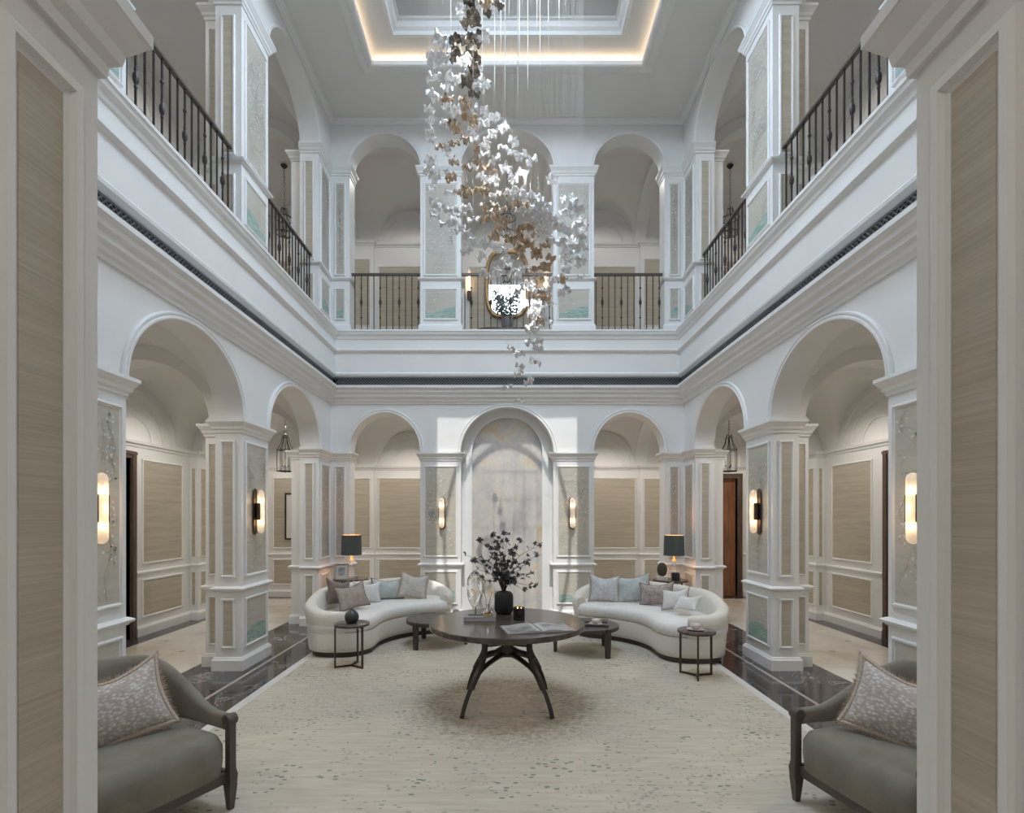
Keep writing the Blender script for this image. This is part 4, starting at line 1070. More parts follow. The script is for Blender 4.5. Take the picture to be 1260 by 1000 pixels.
# black vase
vx, vy = place(620, 754.5); t = thing('vase', 'matt black ribbed vase at the back of the centre table', 'vase', (vx, vy, TZ))
mb = MB(); L = []
for r, z in ((.055, 0), (.075, .006), (.088, .03), (.090, .06), (.090, .16), (.086, .19), (.070, .212), (.045, .218), (.038, .216), (.036, .20)):
    L.append([(r*(1+.018*math.cos(26*2*PI*i/104))*math.cos(2*PI*i/104), r*(1+.018*math.cos(26*2*PI*i/104))*math.sin(2*PI*i/104), z) for i in range(104)])
mb.loops(L); mb.build('body', VASEB, t, smooth=True)
br = thing('flowering_branches', 'spray of dark magnolia-like branches standing in the black vase', 'branches', (vx, vy, TZ+.2))
rnd = random.Random(21)
tips = [(572, 682), (590, 666), (606, 659), (620, 656), (640, 665), (664, 671), (660, 684), (655, 705), (657, 722), (645, 726), (596, 714), (588, 700), (582, 690), (604, 676), (612, 668), (628, 678), (634, 690), (650, 694), (600, 690), (612, 700), (624, 665), (641, 700), (610, 682), (598, 704), (632, 712)]
twig_me = []
def flower_mesh(k):
    q = MB(); r_ = random.Random(k)
    for j in range(9):
        a = 2*PI*j/9+r_.uniform(-.2, .2); l = r_.uniform(.024, .040); up = r_.uniform(-.2, .7)
        d = Vector((math.cos(a), math.sin(a), up)).normalized(); s_ = d.cross(Vector((0, 0, 1))).normalized()*.0075
        q.f([q.v(x) for x in (Vector((0, 0, 0)), d*l*.5+s_, d*l+Vector((0, 0, -.006)), d*l*.5-s_)])
    me = bpy.data.meshes.new('flower'); q.b.to_mesh(me); q.b.free(); me.materials.append(LEAF); return me
FM = [flower_mesh(k) for k in range(5)]
for (px, py) in tips:
    dd = vy+rnd.uniform(-.22, .22); tip = Vector(((px-624)*dd/650-vx, dd-vy, EYE+(635-py)*dd/650-TZ-.2))
    n = tip.normalized(); st = Vector((rnd.uniform(-.02, .02), rnd.uniform(-.02, .02), -.12))
    mid = Vector((tip.x*.35, tip.y*.35, max(tip.z*.62, .08)+rnd.uniform(0, .05)))
    P = cr([st, Vector((tip.x*.06, tip.y*.06, .04)), mid, tip], 6)
    mb = MB(); mb.tube(P, .0034, 5, .0014); 
    subs = []
    for k in range(rnd.randint(4, 7)):
        q0 = P[rnd.randint(8, len(P)-2)]; q1 = q0+Vector((rnd.uniform(-.07, .07), rnd.uniform(-.06, .06), rnd.uniform(-.03, .07)))
        mb.tube([q0, q0.lerp(q1, .5)+Vector((0, 0, .008)), q1], .0013, 4); subs.append(q1)
    bo = mb.build('branch', STEM, br)
    for q in subs+[tip, tip+Vector((rnd.uniform(-.02, .02), 0, .015))]:
        o = bpy.data.objects.new('flower', FM[rnd.randrange(5)]); COL.objects.link(o); o.parent = bo; o.location = q; o.rotation_euler = (rnd.uniform(-1.2, 1.2), rnd.uniform(-1.2, 1.2), rnd.uniform(0, 6)); sc = rnd.uniform(.7, 1.15); o.scale = (sc,)*3
# book with crystal ornament and diffuser
bxp, byp = place(591, 761.5); t = thing('book', 'closed grey coffee-table book under the crystal ornament', 'book', (bxp, byp, TZ), .02)
mb = MB(); mb.box((-.145, -.10, 0), (.145, .10, .004)); mb.box((-.145, -.10, .031), (.145, .10, .035)); mb.box((-.145, -.10, .004), (-.141, .10, .031)); mb.build('cover', mat('lilac_grey_cover', (.27, .26, .28), .5), t)
mb = MB(); mb.box((-.141, -.096, .004), (.141, .096, .031)); mb.build('pages', PAGE, t)
cx_, cy_ = bxp-.045, byp+.02
t = thing('crystal_ornament', 'tall facetted clear crystal slice on a thin metal stand', 'ornament', (cx_, cy_, TZ+.036))
mb = MB(); mb.box((-.065, -.03, 0), (.065, .03, .006)); mb.tube([(0, 0, .006), (0, 0, .07)], .005, 8); mb.build('stand', RAILM, t)
out = [(-.01, .065), (.035, .10), (.062, .20), (.070, .29), (.052, .36), (.02, .395), (-.01, .41), (-.045, .38), (-.075, .33), (-.078, .24), (-.068, .15), (-.04, .09)]
rnd = random.Random(3); mb = MB()
for y, sc in ((-.014, .92), (0, 1), (.014, .92)): pass
L = [[(x*sc, y+rnd.uniform(-.004, .004), .235+(z-.235)*sc) for x, z in out] for y, sc in ((-.014, .8), (-.006, 1), (.006, 1), (.014, .8))]
mb.loops(L); mb.build('crystal', GLASS, t)
mb = MB(); P = [(x, 0, z) for x, z in out]; mb.tube(P+[P[0]], .0025, 5)
for k in range(16):
    a = rnd.choice(out); p0 = Vector((a[0]*rnd.uniform(.2, .95), -.008, .235+(a[1]-.235)*rnd.uniform(.2, .9)))
    mb.tube([p0, p0+Vector((rnd.uniform(-.03, .03), .004, rnd.uniform(-.03, .03)))], .0016, 4)
mb.build('veins', mat('crystal_vein', (.08, .075, .08), .5), t)
dx_, dy_ = bxp+.07, byp-.02
t = thing('reed_diffuser', 'clear glass diffuser with amber oil and dark reeds on the grey book', 'diffuser', (dx_, dy_, TZ+.036))
mb = MB(); mb.lathe([(.001, .001), (.046, .002), (.052, .015), (.050, .035), (.03, .065), (.013, .085), (.012, .10), (.014, .102)], n=28, cap1=False); mb.build('bottle', GLASS, t, smooth=True)
mb = MB(); mb.lathe([(.001, .004), (.044, .005), (.047, .012), (.046, .032), (.001, .032)], n=24); mb.build('oil', AMBER, t, smooth=False)
for k in range(6):
    a = k*1.07; mb = MB(); mb.tube([(-.02*math.cos(a), -.012*math.sin(a), .008), (.075*math.cos(a), .05*math.sin(a), .23)], .0016, 5); mb.build('reed', mat('reed', (.13, .08, .05), .7), t)
kx, ky = place(638.5, 762); t = thing('candle_holder', 'black glass candle with lit wicks beside the black vase', 'candle', (kx, ky, TZ))
mb = MB(); mb.lathe([(.05, 0), (.054, .004), (.054, .112), (.049, .112), (.047, .09), (.001, .088)], n=32); autosm(mb.build('glass', mat('black_glass', (.012, .011, .011), .12), t))
for k in range(3):
    a = k*2.1; mb = MB(); mb.lathe([(.001, .088), (.004, .092), (.005, .100), (.001, .112)], (.022*math.cos(a), .022*math.sin(a), 0), 8); mb.build('flame', mat('flame', (1, .5, .2), .5, emit=(1, .45, .15), estr=14), t)
# open book
ox, oy = place(661, 773.5); t = thing('open_book', 'large open book with grey photo pages near the front right of the centre table', 'book', (ox, oy, TZ), .22); t.scale = (1.4, 1.25, 1)
def leafpg(sgn):
    mb = MB(); L = []
    for i in range(9):
        u = i/8; x = sgn*(.005+.195*u); z = .008+.016*math.sin(PI*min(1, u*1.25+.1))*(1-u*.65)
        L.append([(x, -.125, .003), (x, .125, .003), (x, .125, z), (x, -.125, z)])
    mb.loops(L); autosm(mb.build('page_block', PAGE, t))
    mb = MB(); L = []
    for i in range(9):
        u = i/8; x = sgn*(.012+.180*u); z = .0086+.016*math.sin(PI*min(1, u*1.25+.1))*(1-u*.65)
        L.append([(x, -.118, z), (x, .118, z)])
    mb.loops(L, False); mb.build('photo_page', PHOTO, t, fix=False)
leafpg(-1); leafpg(1)
mb = MB(); mb.box((-.208, -.13, 0), (.208, .13, .003)); mb.build('cover', BOOKG, t)

# ------------------------------------------------------------------ curved sofas
def ring_outline(C, rm, a0, a1, hw, e=2.5, na=26, nc=14, inset_end=0):
    """banana outline; list of (x, y), and the index range of the outer side"""
    pts = []
    def cap(a, sg):
        c = Vector((C[0]+rm*math.cos(a), C[1]+rm*math.sin(a))); rad = Vector((math.cos(a), math.sin(a))); tan = Vector((-math.sin(a), math.cos(a)))*sg
        out = []
        for i in range(1, nc):
            th = PI*i/nc; cu, sn = math.cos(th), math.sin(th)
            x = math.copysign(abs(cu)**(2/e), cu); y = abs(sn)**(2/e)
            out.append(c+rad*(hw*x)+tan*((hw-inset_end)*y))
        return out
    for i in range(na+1):
        a = a0+(a1-a0)*i/na; pts.append(Vector((C[0]+(rm+hw)*math.cos(a), C[1]+(rm+hw)*math.sin(a))))
    pts += cap(a1, 1)
    for i in range(na+1):
        a = a1+(a0-a1)*i/na; pts.append(Vector((C[0]+(rm-hw)*math.cos(a), C[1]+(rm-hw)*math.sin(a))))
    c0 = cap(a0, -1); pts += c0[::-1]
    return pts
def sofa(name_label, C, mirror):
    t = thing('curved_sofa', name_label, 'sofa', (mirror*abs(C[0]), C[1], RZ))
    rm, hw = 1.26, .42; a0, a1 = math.radians(112), math.radians(182)
    if mirror > 0: a0, a1 = PI-a1, PI-a0
    O = (0, 0); na, nc = 26, 14
    def prism(levels, nm, m, rmm=rm, parent=t, h=hw):
        mb = MB(); mb.loops([[(p.x, p.y, z) for p in ring_outline(O, rmm, a0, a1, h-i)] for i, z in levels]); o = mb.build(nm, m, parent); return autosm(o, 1.0)
    prism([(.055, 0), (.055, .065)], 'plinth', DARKW)
    prism([(.03, .063), (.018, .07), (.012, .12), (0, .28), (.004, .296), (.02, .30)], 'base', BOUCLE)
    prism([(.03, .30), (.006, .31), (-.012, .345), (-.016, .385), (-.006, .425), (.03, .452), (.09, .464), (.2, .47)], 'seat_cushion', SEATF)
    # back and arms in one upholstered wall round the outer side
    def opts(i): return ring_outline(O, rm, a0, a1, hw-i)
    base_o, n = opts(0), None
    N = len(base_o); outer_n = na+1
    # order: outer 0..na, cap at a1 (nc-1), inner, cap at a0 reversed
    na_, nb_ = (8, 11) if mirror > 0 else (11, 8)
    idx = [N-k for k in range(na_, 0, -1)]+list(range(outer_n))+list(range(outer_n, outer_n+nb_))
    K = len(idx); near_first = mirror > 0   # cap at a0 is the near one on the right sofa
    mb = MB(); L = []
    rings = {o_: opts(o_) for o_ in (-.015, .0, .01, -.028, -.03, -.01, .02, .05, .085, .11, .125, .12)}
    for q, i in enumerate(idx):
        s_ = q/(K-1); e_ = min(1, min(s_, 1-s_)/.30)
        h = .545+.20*(e_*e_*(3-2*e_))
        prof = [(.0, .285), (-.01, .36), (-.028, h-.12), (-.03, h-.04), (-.01, h-.012), (.02, h), (.05, h+.002), (.085, h-.010), (.11, h-.04), (.125, h-.12), (.12, .30)]
        L.append([(rings[o_][i].x, rings[o_][i].y, z) for o_, z in prof])
    mb.loops(L); autosm(mb.build('back', BOUCLE, t), 1.1)
    return t
sofa('curved ivory sofa left of the centre table with brown, white, aqua and cream cushions', (-.80, 6.72), -1)
sofa('curved ivory sofa right of the centre table with white, aqua and mauve cushions', (.93, 6.45), 1)

def pillow(label, c, w, h, th, rot, m, fringe=None, piping=None, seed=0, group=None):
    """cushion standing in its local XZ plane, facing local -Y"""
    t = thing('cushion', label, 'cushion', c, 0, group); t.rotation_euler = rot; rnd = random.Random(seed)
    n = 18
    def edge(u, v):   # u,v in -1..1; sides pinched between pointed corners
        x = u*(1-.13*(1-v*v)); z = v*(1-.11*(1-u*u)); return x*w/2, z*h/2
    def bulge(u, v): return th/2*(max(0, 1-abs(u)**2.4)**.6)*(max(0, 1-abs(v)**2.4)**.6)*(1-.14*max(0, v)*(1-abs(u)))
    mb = MB(); F = []
    for sg in (-1, 1):
        V = [[None]*(n+1) for _ in range(n+1)]
        for i in range(n+1):
            for j in range(n+1):
                u, v = -1+2*i/n, -1+2*j/n; x, z = edge(u, v)
                if (i in (0, n) or j in (0, n)) and sg == 1: V[i][j] = F[i][j]; continue
                V[i][j] = mb.v((x, sg*bulge(u, v)+.004*math.sin(5*u+seed)*math.cos(4*v), z-.05*max(0, v)*(1-abs(u)**1.5)*(h/.4)))
        if sg == -1: F = V
        for i in range(n):
            for j in range(n): mb.f([V[i][j], V[i+1][j], V[i+1][j+1], V[i][j+1]])
    mb.build('cover', m, t, smooth=True)
    per = []
    for i in range(40): per.append((-1+2*i/40, -1))
    for i in range(40): per.append((1, -1+2*i/40))
    for i in range(40): per.append((1-2*i/40, 1))
    for i in range(40): per.append((-1, 1-2*i/40))
    P = []
    for u, v in per:
        x, z = edge(u, v); P.append(Vector((x, .0, z-.05*max(0, v)*(1-abs(u)**1.5)*(h/.4))))
    if fringe:
        mb = MB(); fl_ = fringe[1]
        for k in range(len(P)):
            p, q = P[k], P[(k+1) % len(P)]; d = p.normalized()
            for j in range(6):
                a = p.lerp(q, j/6); o_ = d*(fl_*rnd.uniform(.6, 1.1))+Vector((rnd.uniform(-.008, .008), rnd.uniform(-.010, .010), rnd.uniform(-.008, .008)))
                s_ = (q-p).normalized()*.0035; yv = Vector((0, .003, 0))
                mb.f([mb.v(a-s_), mb.v(a+s_), mb.v(a+o_)]); mb.f([mb.v(a-yv), mb.v(a+yv), mb.v(a+o_*.95)])
        mb.tube(P+[P[0]], fl_*.36, 6)
        o = mb.build('fringe', fringe[0], t, fix=False); o['kind'] = 'stuff'
    elif piping:
        mb = MB(); mb.tube(P+[P[0]], .006, 6); mb.build('piping', piping, t)
    return t
R_ = math.radians
def pp(px, py, d): return ((px-624)*d/650, d, EYE+(635-py)*d/650)
# left sofa
pillow('dark brown velvet cushion, leftmost on the left sofa', pp(417, 728, 6.98), .42, .34, .13, (R_(-14), R_(10), R_(62)), BROWNV, piping=BROWNV, seed=1)
pillow('taupe printed cushion with dark piping in front of the brown one on the left sofa', pp(433, 733, 6.85), .42, .34, .13, (R_(-20), R_(-8), R_(42)), TAUPEV, piping=BROWNV, seed=2)
pillow('plain white cushion between the taupe and aqua ones on the left sofa', pp(452, 728, 7.45), .42, .32, .13, (R_(-18), R_(6), R_(40)), WHITEC, seed=3)
pillow('aqua velvet cushion with dark piping in the middle of the left sofa', pp(477, 724, 7.78), .50, .32, .14, (R_(-16), R_(3), R_(24)), AQUA, piping=BROWNV, seed=4)
pillow('cream cushion with beige fringe at the right end of the left sofa', pp(509, 720, 7.82), .42, .38, .13, (R_(-16), R_(9), R_(8)), CREAMC, fringe=(FRINGE, .028), seed=5)
# right sofa
pillow('pale grey square cushion with fringe, leftmost on the right sofa', pp(744, 723, 7.55), .44, .40, .14, (R_(-15), R_(3), R_(-4)), GREYC, fringe=(FRINGE, .026), seed=6)
pillow('large aqua velvet cushion with fringe next to the grey one on the right sofa', pp(779, 723, 7.50), .50, .40, .15, (R_(-16), R_(-7), R_(-16)), AQUA, fringe=(FRINGE, .016), seed=7)
pillow('mauve crushed velvet cushion in the middle of the right sofa', pp(808, 730, 7.22), .48, .32, .14, (R_(-18), R_(-6), R_(-30)), MAUVE, piping=BROWNV, seed=8)
pillow('small white cushion with beige trim in front of the mauve one on the right sofa', pp(831, 736, 6.75), .38, .28, .12, (R_(-22), R_(-10), R_(-42)), WHITEC, fringe=(FRINGE, .012), seed=9)
pillow('flat white cushion lying nearest the right arm of the right sofa', pp(846, 741.5, 6.45), .34, .24, .11, (R_(-46), R_(-6), R_(-56)), WHITEC, seed=10)

# ------------------------------------------------------------------ small tables
def place0(px, py, z): d = (EYE-z)*650/(py-635); return ((px-624)*d/650, d)
def drum_table(label, x, y, feet0):
    t = thing('side_table', label, 'table', (x, y, RZ), feet0, 'slim three-legged side tables')
    H = .487; r = .195
    mb = MB(); mb.lathe([(r-.01, H-.03), (r, H-.024), (r, H-.004), (r-.006, H)], n=48); autosm(mb.build('top', TABLEW, t), .6)
    for k in range(3):
        a = 2*PI*k/3; c, s_ = math.cos(a), math.sin(a)
        mb = MB(); mb.box((-.009, -.009, 0), (.009, .009, H-.03)); o = mb.build('leg', BRONZE, t); o.location = (.18*c, .18*s_, 0); o.rotation_euler = (0, 0, a)
        mb = MB(); mb.tube([(0, 0, .012), (.172*c, .172*s_, .012)], 0, rect=(.018, .018)); mb.tube([(0, 0, H-.036), (.172*c, .172*s_, H-.036)], 0, rect=(.016, .012)); mb.build('stretcher', BRONZE, t)
    return t
x1_, y1_ = -1.75, 5.95
drum_table('slim round side table in front of the left sofa arm holding a dark gourd vase', x1_, y1_, R_(205))
x2_, y2_ = 2.0, 5.58
drum_table('slim round side table in front of the right sofa arm holding a pink cup', x2_, y2_, R_(255))
z_ = RZ+.487
t = thing('gourd_vase', 'small dark grey gourd-shaped vase with a pointed neck on the left side table', 'vase', (x1_+.0, y1_, z_))
mb = MB(); mb.lathe([(.03, 0), (.055, .008), (.077, .045), (.08, .075), (.068, .11), (.04, .138), (.016, .152), (.018, .162), (.010, .162), (.008, .150)], n=32); mb.build('body', mat('dark_ceramic', (.045, .05, .055), .3), t, smooth=True)
def cup(label, x, y, z, rz=0, s=1):
    t = thing('cup_and_saucer', label, 'cup', (x, y, z), rz, 'pinkish china cups with saucers'); t.scale = (s,)*3
    mb = MB(); mb.lathe([(.045, 0), (.05, .003), (.088, .012), (.09, .015), (.05, .008), (.001, .006)], n=32); mb.build('saucer', CHINA, t, smooth=True)
    mb = MB(); mb.lathe([(.03, .009), (.035, .012), (.048, .03), (.052, .065), (.048, .065), (.044, .03), (.001, .016)], n=32); mb.build('cup', CHINA, t, smooth=True)
    mb = MB(); mb.tube(cr([(.049, 0, .052), (.075, 0, .055), (.078, 0, .032), (.046, 0, .024)], 5), .005, 6); mb.build('handle', CHINA, t, smooth=True)
cup('pinkish cup and saucer on the slim side table before the right sofa', x2_-.01, y2_, z_, .1)
def coffee(label, x, y, r, legs):
    t = thing('coffee_table', label, 'table', (x, y, RZ), 0, 'low round coffee tables'); H = .345
    mb = MB(); mb.lathe([(r-.012, H-.05), (r, H-.044), (r, H-.006), (r-.006, H)], n=64); autosm(mb.build('top', DARKW, t), .6)
    for a in legs:
        c, s_ = math.cos(R_(a)), math.sin(R_(a))
        mb = MB(); mb.loops([[(-.026, -.02, 0), (.026, -.02, 0), (.026, .02, 0), (-.026, .02, 0)], [(-.03, -.03, H+.0015), (.03, -.03, H+.0015), (.03, .03, H+.0015), (-.03, .03, H+.0015)]])
        o = mb.build('leg', DARKW, t); o.location = ((r-.012)*c, (r-.012)*s_, 0); o.rotation_euler = (0, 0, R_(a)+PI/2)
    return t
coffee('low round dark coffee table beside the left sofa with a book and pink sphere', -.93, 6.98, .40, (235, 125, 0))
coffee('low round dark coffee table beside the right sofa with a tray of china', .99, 6.60, .40, (302, 45, 180))
zc_ = RZ+.347
t = thing('book', 'thin dark book on the left coffee table under the pink sphere', 'book', (-.70, 6.90, zc_), .15)
mb = MB(); mb.box((-.14, -.10, 0), (.14, .10, .004)); mb.box((-.14, -.10, .026), (.14, .10, .03)); mb.box((-.14, -.10, .004), (-.136, .10, .026)); mb.build('cover', BOOKB, t)
mb = MB(); mb.box((-.136, -.096, .004), (.136, .096, .026)); mb.build('pages', PAGE, t)
mb = MB(); mb.lathe([(.001, 0), (.02, .003), (.042, .02), (.05, .05), (.042, .08), (.02, .097), (.001, .10)], n=28)
o = mb.build('stone_sphere', mat('rose_stone', (.33, .25, .25), .3), None, smooth=True); o.location = (-.665, 6.90, zc_+.0305); tag(o, 'polished pink and grey stone sphere on the thin dark book', 'ornament')
t = thing('tray', 'small dark tray with cup on the right coffee table', 'tray', (1.10, 6.52, zc_), -.15)
mb = MB(); mb.box((-.15, -.10, 0), (.15, .10, .008)); mb.build('base', mat('tray_dark', (.09, .08, .085), .3), t)
for a, c in (((-.15, -.10), (.15, -.09)), ((-.15, .09), (.15, .10)), ((-.15, -.09), (-.14, .09)), ((.14, -.09), (.15, .09))):
    mb = MB(); mb.box((a[0], a[1], .008), (c[0], c[1], .022)); mb.build('rim', MATS['tray_dark'], t)
cup('pinkish cup and saucer on the tray of the right coffee table', 1.09, 6.52, zc_+.009, .2, .95)
t = thing('sugar_bowl', 'squat pinkish lidded bowl left of the tray on the right coffee table', 'bowl', (.80, 6.62, zc_))
mb = MB(); mb.lathe([(.04, 0), (.06, .01), (.065, .05), (.055, .085), (.05, .09)], n=24); mb.build('bowl', CHINA, t, smooth=True)
mb = MB(); mb.lathe([(.056, .088), (.05, .10), (.012, .115), (.012, .125), (.001, .128)], n=24); mb.build('lid', CHINA, t, smooth=True)

# lamp tables behind the sofas
def lamp_table(label, x, y):
    t = thing('lamp_table', label, 'table', (x, y, 0), 0, 'round lamp tables in the corners')
    H = .725
    mb = MB(); mb.lathe([(.25, H-.03), (.265, H-.025), (.265, H-.004), (.26, H)], n=48); autosm(mb.build('top', TABLEW, t), .6)
    for k in range(3):
        a = 2*PI*k/3+.4; mb = MB(); mb.tube([(.2*math.cos(a), .2*math.sin(a), 0), (.22*math.cos(a), .22*math.sin(a), H-.03)], .012, 8); mb.build('leg', BRONZE, t)
    return H
def table_lamp(label, x, y, z):
    t = thing('table_lamp', label, 'lamp', (x, y, z), 0, 'teal-shaded glass table lamps')
    mb = MB(); mb.lathe([(.001, .002), (.095, .004), (.105, .02), (.10, .06), (.07, .14), (.04, .21), (.022, .26), (.018, .28)], n=36, cap1=False); mb.build('glass_base', PANEG, t, smooth=True)
    mb = MB(); mb.lathe([(.02, .27), (.026, .28), (.026, .30), (.014, .305), (.011, .38)], n=20); mb.build('neck', mat('amber_neck', (.8, .36, .05), .3, emit=(1, .42, .06), estr=.8), t)
    mb = MB(); r, z0, z1 = .155, .365, .68
    L = [[(q*math.cos(2*PI*i/48), q*math.sin(2*PI*i/48), zz) for i in range(48)] for q, zz in ((r+.004, z0), (r-.004, z1), (r-.008, z1), (r, z0))]
    mb.loops(L, wrap=True); autosm(mb.build('lamp_shade', SHADE, t), .7)
    L = [[(q*math.cos(2*PI*i/48), q*math.sin(2*PI*i/48), zz) for i in range(48)] for q, zz in ((r-.001, z0+.001), (r-.009, z1-.001))]
    mb = MB(); mb.loops(L, True, False, False); mb.build('shade_lining', GOLD, t, smooth=True)
    mb = MB(); mb.lathe([(.001, .40), (.02, .41), (.03, .45), (.02, .49), (.001, .50)], n=16); mb.build('bulb', mat('lamp_bulb', (1, .8, .6), .5, emit=(1, .62, .3), estr=18), t, smooth=True)
    lamp('table_lamp_glow', 'POINT', (x, y, z+.46), (0, 0, 0), 11, (1, .60, .32), shadow_soft_size=.04)
    return t
PANEG = bpy.data.materials.new('thin_lamp_glass'); PANEG.use_nodes = True; MATS['plg'] = PANEG
nt = PANEG.node_tree; nt.nodes.clear(); o_ = mk(nt, 'ShaderNodeOutputMaterial'); a_ = mk(nt, 'ShaderNodeBsdfTransparent'); g_ = mk(nt, 'ShaderNodeBsdfGlossy'); g_.inputs['Roughness'].default_value = .05
lw = mk(nt, 'ShaderNodeLayerWeight'); lw.inputs[0].default_value = .35; mx = mk(nt, 'ShaderNodeMixShader')
nt.links.new(lw.outputs['Facing'], mx.inputs[0]); nt.links.new(a_.outputs[0], mx.inputs[1]); nt.links.new(g_.outputs[0], mx.inputs[2]); nt.links.new(mx.outputs[0], o_.inputs[0])
lx, ly = -2.46, 8.30; H = lamp_table('dark round lamp table in the corner behind the left sofa', lx, ly)
table_lamp('table lamp with dark teal drum shade and clear glass base in the left corner', lx+.0, ly+.05, H)
t = thing('photo_frame', 'silver photo frame beside the lamp in the left corner', 'frame', (lx-.09, ly-.17, H), .12); t.rotation_euler = (R_(-10), 0, .12)
mb = MB(); frame_rect(mb, Map((0, -.012, 0), (1, 0, 0), (0, -1, 0)), -.105, .105, 0, .25, .028, .014); mb.build('frame', mat('silver_frame', (.45, .42, .40), .3, .6), t)
mb = MB(); mb.box((-.10, -.012, .005), (.10, 0, .245)); mb.build('mount', PAGE, t)
mb = MB(); mb.box((-.055, -.0145, .06), (.055, -.0125, .19)); mb.build('photo', PHOTO, t)
rx, ry = 2.52, 8.15; H = lamp_table('dark round lamp table in the corner behind the right sofa', rx, ry)
table_lamp('table lamp with dark teal drum shade and clear glass base in the right corner', rx+.08, ry+.08, H)
t = thing('white_box', 'small white box under the dark oval vase in the right corner', 'box', (rx-.14, ry-.04, H)); 
mb = MB(); mb.box((-.07, -.06, 0), (.07, .06, .035)); mb.build('box_body', mat('white_lacquer', (.65, .64, .62), .4), t, bevel=.002)
mb = MB(); mb.box((-.072, -.062, .0355), (.072, .062, .055)); mb.build('box_lid', MATS['white_lacquer'], t, bevel=.002)
t = thing('oval_vase', 'dark oval glass vase on the white box in the right corner', 'vase', (rx-.14, ry-.04, H+.056))
mb = MB(); L = [[(r*math.cos(2*PI*i/28), .55*r*math.sin(2*PI*i/28), z) for i in range(28)] for r, z in ((.03, 0), (.06, .02), (.078, .08), (.075, .14), (.05, .19), (.032, .205), (.026, .205), (.04, .18))]
mb.loops(L); mb.build('body', mat('smoked_glass', (.06, .065, .045), .12), t, smooth=True)
mb = MB(); mb.lathe([(.058, 0), (.06, .003), (.06, .115), (.054, .115), (.052, .10), (.001, .098)], n=28)
o = mb.build('votive_candle', mat('slate_votive', (.03, .035, .045), .4), None); autosm(o); o.location = (rx+.04, ry-.13, H); tag(o, 'short slate-blue candle pot in front of the right lamp', 'candle')

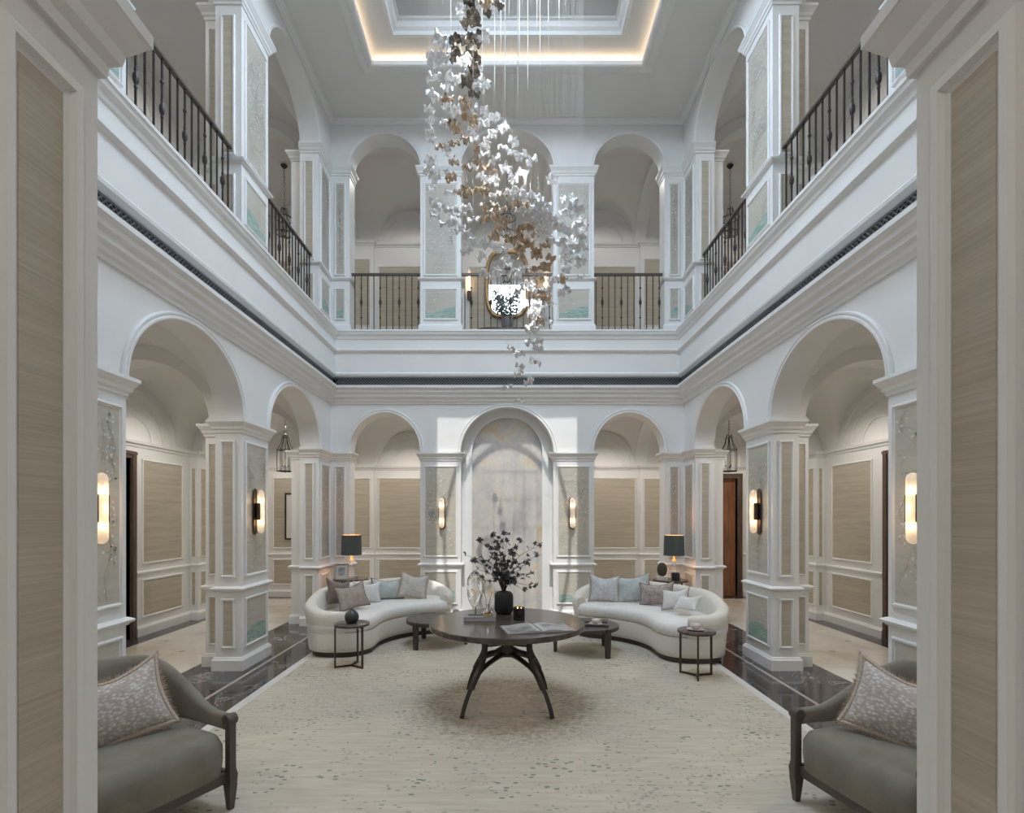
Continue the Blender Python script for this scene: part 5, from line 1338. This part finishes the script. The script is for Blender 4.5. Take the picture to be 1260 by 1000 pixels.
# ------------------------------------------------------------------ armchairs
def armchair(label, x, y, rz):
    """local +Y is the front"""
    t = thing('armchair', label, 'armchair', (x, y, RZ), rz, 'grey velvet armchairs by the entrance')
    W_, D = .39, .36
    # seat
    mb = MB()
    def rr(w, y0, y1, z, e=7, n=40):
        cy, hy = (y0+y1)/2, (y1-y0)/2; return [(p[0], cy+p[1], z) for p in superell(w, hy, e, n)]
    mb.loops([rr(W_-.03, -.36, .37, .20), rr(W_-.012, -.37, .395, .215), rr(W_-.005, -.37, .405, .30), rr(W_-.008, -.37, .405, .38), rr(W_-.025, -.36, .385, .425), rr(W_-.07, -.33, .34, .45), rr(W_-.17, -.25, .24, .462)])
    autosm(mb.build('seat', VELVET, t), 1.0)
    # frame rails
    mb = MB(); mb.box((-W_, .345, .155), (W_, .375, .215)); mb.build('front_rail', CHAIRW, t, bevel=.004)
    for s in (-1, 1):
        mb = MB(); mb.box((s*W_-.015, -.36, .155), (s*W_+.015, .36, .215)); mb.build('side_rail', CHAIRW, t, bevel=.004)
        mb = MB(); mb.loops([[(s*W_-.022, .345, .14), (s*W_+.022, .345, .14), (s*W_+.022, .405, .14), (s*W_-.022, .405, .14)], [(s*W_-.025, .343, .20), (s*W_+.025, .343, .20), (s*W_+.025, .41, .20), (s*W_-.025, .41, .20)], [(s*W_-.02, .355, .235), (s*W_+.02, .355, .235), (s*W_+.02, .40, .235), (s*W_-.02, .40, .235)], [(s*W_-.02, .355, .50), (s*W_+.02, .355, .50), (s*W_+.02, .40, .50), (s*W_-.02, .40, .50)]])
        mb.tube([(s*W_-.03, .372, .515), (s*W_+.03, .372, .515)], .034, 16); po = mb.build('arm_post', CHAIRW, t, bevel=.003)
        mb = MB(); mb.loops([[(s*W_-.014, .36, 0), (s*W_+.014, .36, 0), (s*W_+.014, .39, 0), (s*W_-.014, .39, 0)], [(s*W_-.024, .345, .145), (s*W_+.024, .345, .145), (s*W_+.024, .405, .145), (s*W_-.024, .405, .145)]]); mb.build('leg', CHAIRW, t)
        mb = MB(); mb.loops([[(s*(W_-.06)-.014, -.44, 0), (s*(W_-.06)+.014, -.44, 0), (s*(W_-.06)+.014, -.41, 0), (s*(W_-.06)-.014, -.41, 0)], [(s*(W_-.04)-.022, -.37, .16), (s*(W_-.04)+.022, -.37, .16), (s*(W_-.04)+.022, -.32, .16), (s*(W_-.04)-.022, -.32, .16)]]); mb.build('leg', CHAIRW, t)
    # sweeping back and arms: padded band
    path = cr([(-W_, .35, 0), (-W_-.005, .15, 0), (-W_-.01, -.08, 0), (-W_+.03, -.27, 0), (-.22, -.40, 0), (0, -.44, 0), (.22, -.40, 0), (W_-.03, -.27, 0), (W_+.01, -.08, 0), (W_+.005, .15, 0), (W_, .35, 0)], 6)
    K = len(path); mb = MB(); L = []
    for k, p in enumerate(path):
        s_ = k/(K-1); m = min(s_, 1-s_)*2
        e_ = min(1, max(0, (m-.10)/.55)); e_ = e_*e_*(3-2*e_)
        top = .545+.262*e_; bot = .455-.02*e_ if m < .45 else .455-.02*e_-.18*min(1, (m-.45)/.15)
        tck = .030+.022*e_
        d = (path[min(k+1, K-1)]-path[max(k-1, 0)]).normalized(); nn = Vector((d.y, -d.x, 0)); lean = -.10*e_
        back = Vector((0, -1, 0))
        ring = []
        for i in range(16):
            a = 2*PI*i/16; cu, sn = math.cos(a), math.sin(a)
            xx = math.copysign(abs(cu)**.7, cu)*tck; zz = (top+bot)/2+math.copysign(abs(sn)**.55, sn)*(top-bot)/2
            q = p+nn*xx+back*(.10*e_*(zz-.4)/.4 if zz > .4 else 0); ring.append((q.x, q.y, zz))
        L.append(ring)
    mb.loops(L); mb.build('back', VELVET, t, smooth=True)
    return t
armchair('grey-green velvet armchair with dark wooden posts at the left edge', -2.11, 2.875, R_(-117.3))
armchair('grey-green velvet armchair with dark wooden posts at the right edge', 2.17, 2.84, R_(102.7))
pillow('scalloped taupe cushion with beige fringe on the left armchair', (-2.165, 2.93, .65), .48, .41, .17, (R_(-24), R_(-12), R_(44)), SCALE, fringe=(FRINGE, .04), seed=15)
pillow('scalloped taupe cushion with beige fringe on the right armchair', (2.165, 2.91, .65), .48, .41, .17, (R_(-24), R_(13), R_(-44)), SCALE, fringe=(FRINGE, .04), seed=16)
